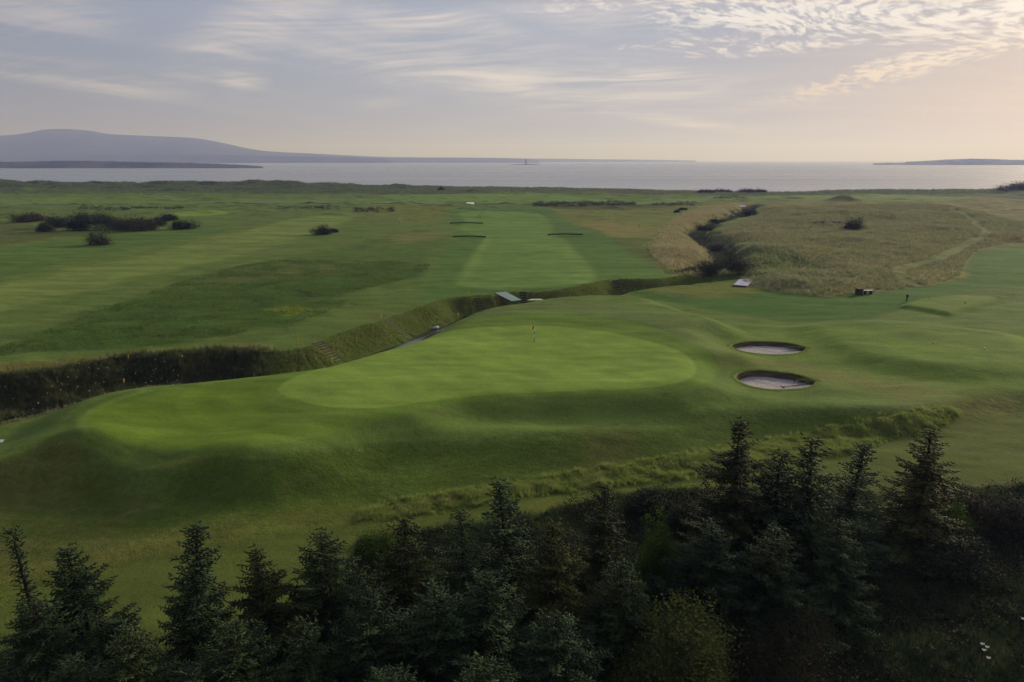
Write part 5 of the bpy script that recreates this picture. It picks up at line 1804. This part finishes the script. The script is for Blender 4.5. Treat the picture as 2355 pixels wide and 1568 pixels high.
MG_STRIP = grass_mat("strip_grass", (0.20, 0.27, 0.07), (0.29, 0.32, 0.105), (0.40, 0.37, 0.19))
MG_BANK = grass_mat("bank_grass", (0.17, 0.25, 0.065), (0.26, 0.29, 0.11), (0.32, 0.27, 0.17))
MG_FESCUE = grass_mat("fescue_grass", (0.18, 0.20, 0.12), (0.27, 0.26, 0.17), (0.36, 0.32, 0.23))
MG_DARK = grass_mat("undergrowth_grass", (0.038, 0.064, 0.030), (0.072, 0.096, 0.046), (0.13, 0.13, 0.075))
MG_REED = grass_mat("ditch_reeds", (0.055, 0.08, 0.035), (0.12, 0.13, 0.06), (0.24, 0.21, 0.13))
MG_ROUGH = grass_mat("rough_grass_tufts", (0.09, 0.16, 0.045), (0.14, 0.19, 0.065), (0.21, 0.22, 0.11))
MG_MARRAM = grass_mat("marram_grass", (0.11, 0.14, 0.09), (0.16, 0.18, 0.12), (0.22, 0.22, 0.15))


def protos(nm, mat_, h, nb=16, spread=0.07, wd=0.006, curl=0.6):
    return [blade_proto(nm, nb, h, spread, wd, 900 + k_, mat_, curl) for k_ in range(3)]


STR_D = on_ground(STRIP, True, 3, -1.2)
q_ = in_poly(34000, STR_D, 1, -0.5, 0.45)
ds_ = sdf(STR_D, q_[:, 0], q_[:, 1], 4)
q_ = q_[rng.random(len(q_)) < np.clip(0.45 - ds_ * 0.9 + 0.7 * fbm(q_[:, 0], q_[:, 1], 1.6, 3, 63), 0.05, 1)]
scatter("long_grass", with_z(q_), np.clip(0.85 + 0.45 * fbm(q_[:, 0], q_[:, 1], 1.5, 3, 61), 0.4, 1.3) * rng.uniform(0.6, 1.2, len(q_)), protos("tuft", MG_STRIP, 0.34, 14, 0.07, 0.008), 1)
# bank of the ditch
qs = []
for i in range(len(far_rim) - 2):
    a, b = far_rim[i], far_rim[i + 1]
    L_ = np.linalg.norm(b - a); e = (b - a) / L_; nv = np.array([e[1], -e[0]])
    m_ = int(L_ * 260)
    r_ = rng.random((m_, 2))
    qs.append(a + e * (r_[:, :1] * L_) + nv * (r_[:, 1:] * 4.6 - 0.25))
qs = np.concatenate(qs)
ref = qs[:, 0] / np.maximum(qs[:, 1], 1)
stepmask = np.ones(len(qs), bool)
for px, py, ns, wd, run, lab in flights:
    x_, y_, z_ = place(px, py); nv = rim_dir(x_, y_); t__ = np.array([-nv[1], nv[0]])
    rel = qs - np.array([x_, y_])
    stepmask &= ~((np.abs(rel @ t__) < wd * .62) & (rel @ nv > -0.5) & (rel @ nv < run + 0.3))
for px, py in ((1160, 680), (1180, 688), (1150, 676), (1170, 684)):
    c_ = np.array(P(px, py, 0)); stepmask &= np.linalg.norm(qs - c_, axis=1) > 1.5
qb = qs[stepmask & (qs[:, 0] > -32 + 0 * qs[:, 1]) & (qs[:, 1] < 135)]
print("bank tufts", len(qb))
scatter("bank_grass", with_z(qb), rng.uniform(0.5, 1.0, len(qb)), protos("tuft", MG_BANK, 0.36, 12, 0.07, 0.009), 2)
ql = qs[(qs[:, 0] <= -31.5 + 2.2 * rng.normal(0, 1, len(qs)))]
ql = ql + rng.normal(0, 0.9, ql.shape)
ql = ql[in_view(ql)]
ql = np.repeat(ql, 2, 0) + rng.normal(0, 0.3, (len(ql) * 2, 2))
print("reeds", len(ql))
scatter("ditch_reeds", with_z(ql), np.clip(0.85 + 0.5 * fbm(ql[:, 0], ql[:, 1], 3.5, 3, 33), 0.35, 1.4) * rng.uniform(0.6, 1.15, len(ql)), protos("reed", MG_REED, 0.85, 12, 0.10, 0.014, 0.35), 3)
# pale rough on both lips of the left ditch
qe = []
for ln_, n_, off_, wdt in ((far_rim, 60, 0.3, 3.0), (near_rim, 50, 0.2, 1.6)):
    for i in range(len(ln_) - 1):
        a, b = ln_[i], ln_[i + 1]
        if a[0] > -30: break
        L_ = np.linalg.norm(b - a); e = (b - a) / L_; nv = np.array([-e[1], e[0]]) if ln_ is far_rim else np.array([e[1], -e[0]])
        m_ = int(L_ * n_); r_ = rng.random((m_, 2))
        qe.append(a + e * (r_[:, :1] * L_) + nv * (r_[:, 1:] * wdt + (-0.4 if ln_ is far_rim else -1.0)))
qe = np.concatenate(qe); qe = qe[in_view(qe)]
scatter("rough_verge", with_z(qe), rng.uniform(0.5, 1.1, len(qe)), protos("tuft", MG_FESCUE, 0.42, 12, 0.08, 0.008), 4)
# umbels in the reeds
rr_ = np.random.default_rng(5)
uw = np.exp(-((ql[:, 0] + 47) / 3.0) ** 2) + np.exp(-((ql[:, 0] + 40) / 3.2) ** 2) + 0.05
um = ql[rr_.choice(len(ql), 75, p=uw / uw.sum())]
pxu = np.array([900.0])
uz = zgrid(um[:, 0], um[:, 1])
M_UMB = plain_mat("umbel_white", (0.62, 0.64, 0.58), 0.8, 0.1, 0.05)
def umbel_proto():
    m_ = MB()
    m_.tube([(0, 0, 0), (0, 0, 0.1)], 0.01, 3)
    for k_ in range(5):
        a = k_ * 1.256
        m_.lathe([(0.01, 0.06), (0.05, 0.10), (0.02, 0.13)], 6, (0.055 * math.cos(a), 0.055 * math.sin(a), 0))
    me = bpy.data.meshes.new("umbel"); me.from_pydata(m_.v, [], m_.f); me.materials.append(M_UMB)
    return bpy.data.objects.new("umbel", me)
up_ = umbel_proto()
scatter("white_umbels", np.stack([um[:, 0], um[:, 1], uz + rr_.uniform(0.35, 1.05, len(um))], 1), rr_.uniform(0.35, 0.75, len(um)), [up_], 6)
# fescue hill, gorge sides
FD = on_ground(FESCUE, True, 4, .3)
q_ = in_poly(70000, FD, 8, 0.2)
dpp, _, _ = seg_dist(pl, q_[:, 0], q_[:, 1], False)
q_ = q_[dpp > 1.2]
scatter("fescue", with_z(q_), rng.uniform(0.6, 1.3, len(q_)), protos("tuft", MG_FESCUE, 0.55, 10, 0.14, 0.014), 8)
q_ = in_poly(14000, on_ground([(1525, 560), (1600, 528), (1640, 500), (1700, 486), (1720, 470), (1620, 480), (1560, 510), (1520, 560), (1515, 600), (1560, 628), (1600, 632), (1640, 610), (1620, 570), (1600, 550)], True, 4, 0), 9, -2.5, 3.5)
MG_PINK = grass_mat("pale_pink_grass", (0.28, 0.25, 0.17), (0.38, 0.33, 0.23), (0.46, 0.38, 0.28))
scatter("pale_seeding_grass", with_z(q_), rng.uniform(0.6, 1.3, len(q_)), protos("tuft", MG_PINK, 0.6, 10, 0.14, 0.014), 9)
q_ = in_poly(26000, on_ground([(-400, 900), (0, 800), (150, 742), (300, 690), (430, 642), (520, 618), (660, 598), (820, 598), (960, 604), (990, 612), (950, 634), (890, 652), (820, 668), (790, 700), (700, 735), (560, 765), (380, 790), (180, 806), (0, 818), (-400, 880)], True, 4, 0), 10)
q_ = q_[in_view(q_)]
scatter("rough_tufts", with_z(q_), np.clip(0.75 + 0.8 * fbm(q_[:, 0], q_[:, 1], 6, 3, 62), 0.15, 1.4) * rng.uniform(0.5, 1.1, len(q_)), protos("tuft", MG_ROUGH, 0.30, 9, 0.12, 0.014), 10)
# undergrowth below the trees
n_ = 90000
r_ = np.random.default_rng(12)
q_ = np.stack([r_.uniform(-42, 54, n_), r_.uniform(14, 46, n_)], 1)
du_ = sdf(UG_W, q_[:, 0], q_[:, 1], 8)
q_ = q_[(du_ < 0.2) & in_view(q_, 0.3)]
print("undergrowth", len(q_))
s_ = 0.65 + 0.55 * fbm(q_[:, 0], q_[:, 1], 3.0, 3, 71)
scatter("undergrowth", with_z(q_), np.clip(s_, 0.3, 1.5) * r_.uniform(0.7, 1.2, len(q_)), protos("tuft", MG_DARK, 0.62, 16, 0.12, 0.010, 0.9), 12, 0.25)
# marram on the dune crests
n_ = 30000
pxr = r_.uniform(-60, 2420, n_)
Yr = r_.uniform(470, 612, n_)
Xr = (pxr - CX) / FPX * (Yr * CT + CAM_H * ST)
zr = zgrid(Xr, Yr)
okm = zr > -3
scatter("marram_grass", np.stack([Xr, Yr, zr], 1)[okm], r_.uniform(0.5, 1.2, n_)[okm], protos("marram", MG_MARRAM, 0.9, 9, 0.35, 0.05), 13)
# short fringe hanging over the rims of the two bunkers
for W in BUNK_W:
    ii = r_.integers(0, len(W), 600)
    c_ = W.mean(0); dd_ = W[ii] - c_; dd_ /= np.linalg.norm(dd_, axis=1, keepdims=True)
    qz = W[ii] + (W[(ii + 1) % len(W)] - W[ii]) * r_.random((600, 1)) + dd_ * r_.uniform(0.03, 0.5, (600, 1))
    scatter("rim_grass", with_z(qz) + np.array([0, 0, 0.03]), r_.uniform(0.2, 0.42, 600), protos("tuft", MG_BANK, 0.22, 10, 0.05, 0.012, 1.2), 15)
# ragged turf at the right end of both bunkers
for bk, W in ((bk1, BUNK_W[0]), (bk2, BUNK_W[1])):
    i0 = int(np.argmax(W[:, 0]))
    c_ = W[i0]
    qz = c_ + np.array([-0.5, 0.15]) + r_.normal(0, 1, (260, 2)) * np.array([0.55, 0.25])
    scatter("ragged_turf", with_z(qz) - np.array([0, 0, 0.12]), r_.uniform(0.5, 1.0, 260), protos("tuft", MG_REED, 0.28, 12, 0.06, 0.012, 0.9), 14)

# leafy undergrowth, bramble and nettle clumps
def leaf_proto(name, seed, mat_, n=26, rad=0.22, size=0.045):
    r = np.random.default_rng(seed)
    V, F, TN = leaf_cloud(r, n, np.array([[0, 0, 0.16]]), np.array([rad]), size, 0.6)
    return bpy.data.objects.new(name, tone_mesh(name, V, F, TN, mat_))


n_ = 40000
r_ = np.random.default_rng(21)
q_ = np.stack([r_.uniform(-42, 54, n_), r_.uniform(14, 46, n_)], 1)
du_ = sdf(UG_W, q_[:, 0], q_[:, 1], 8)
fl__ = fbm(q_[:, 0], q_[:, 1], 5.0, 3, 72)
q_ = q_[(du_ < 0.0) & in_view(q_, 0.3) & (fl__ > -0.15)]
hz_ = np.clip(0.15 + 0.9 * fbm(q_[:, 0], q_[:, 1], 2.4, 3, 73), 0, 0.9)
scatter("undergrowth_leaves", with_z(q_) + np.stack([0 * hz_, 0 * hz_, hz_ * r_.random(len(q_))], 1), r_.uniform(0.7, 1.7, len(q_)),
        [leaf_proto("leaf_clump", 300, M_DARKLEAF), leaf_proto("leaf_clump", 301, M_BRAMBLE), leaf_proto("leaf_clump", 302, M_DARKLEAF)], 21, 0.3)
# dark growth in the bed of the gorge
gs = []
for i in range(len(gorge) - 1):
    a, b = gorge[i], gorge[i + 1]
    L_ = np.linalg.norm(b - a)
    m_ = int(L_ * 60)
    gs.append(a + (b - a) * r_.random((m_, 1)) + r_.normal(0, 1.25, (m_, 2)))
gs = np.concatenate(gs)
gs = gs[fbm(gs[:, 0], gs[:, 1], 7.0, 3, 88) > -0.12]
MG_GORGE = grass_mat("gorge_growth", (0.035, 0.05, 0.026), (0.07, 0.08, 0.045), (0.13, 0.12, 0.08))
scatter("gorge_growth", with_z(gs), r_.uniform(0.5, 1.5, len(gs)), protos("tuft", MG_GORGE, 0.8, 10, 0.2, 0.03), 22)

# dark low scrub dotted over the rough far out
sc = []
for k_, (x0, x1, y0, y1, n_) in enumerate(((815, 905, 480, 488, 90), (1225, 1460, 466, 476, 420), (1500, 1600, 468, 474, 60), (640, 780, 476, 482, 70), (180, 420, 478, 483, 120), (1640, 1720, 452, 458, 60), (1870, 1960, 520, 524, 40))):
    px_ = r_.uniform(x0, x1, n_); py_ = r_.uniform(y0, y1, n_)
    sc += [P(a, b, 0) for a, b in zip(px_, py_)]
sc = np.array(sc)
scatter("low_scrub", with_z(sc), r_.uniform(0.8, 2.6, len(sc)), [leaf_proto("scrub_clump", 310, M_GORSE_BROWN, 30, 0.3, 0.12), leaf_proto("scrub_clump", 311, M_GORSE, 30, 0.3, 0.12)], 31, 0.2)

# white flower heads at the lower right
for i, (px, py, lab) in enumerate(((2257, 1480, "white flower head, upper left of the cluster of four"), (2268, 1487, "white flower head, upper right of the cluster of four"),
                                   (2261, 1494, "white flower head, middle of the cluster of four"), (2271, 1512, "white flower head, lowest of the cluster of four"),
                                   (2351, 1422, "white flower head alone at the right edge"))):
    x_, y_ = P(px, py, -0.45)
    gz = ground_z(x_, y_)
    t = thing("white_flower", lab, "flower", (x_, y_, gz), group="white flowers in the undergrowth")
    hgt = -0.45 - gz
    MB().tube([(0, 0, 0), (0.02, 0, hgt)], 0.008, 5).obj("stem", M_DARKLEAF, t)
    m_ = MB()
    for k_ in range(9):
        a = k_ * 2.4; rd = 0.02 * k_ ** 0.7
        m_.lathe([(0.012, 0), (0.034, 0.012), (0.012, 0.03)], 6, (0.02 + rd * math.cos(a) * 1.3, rd * math.sin(a), hgt - 0.01))
    m_.obj("flower_head", M_UMB, t, True)
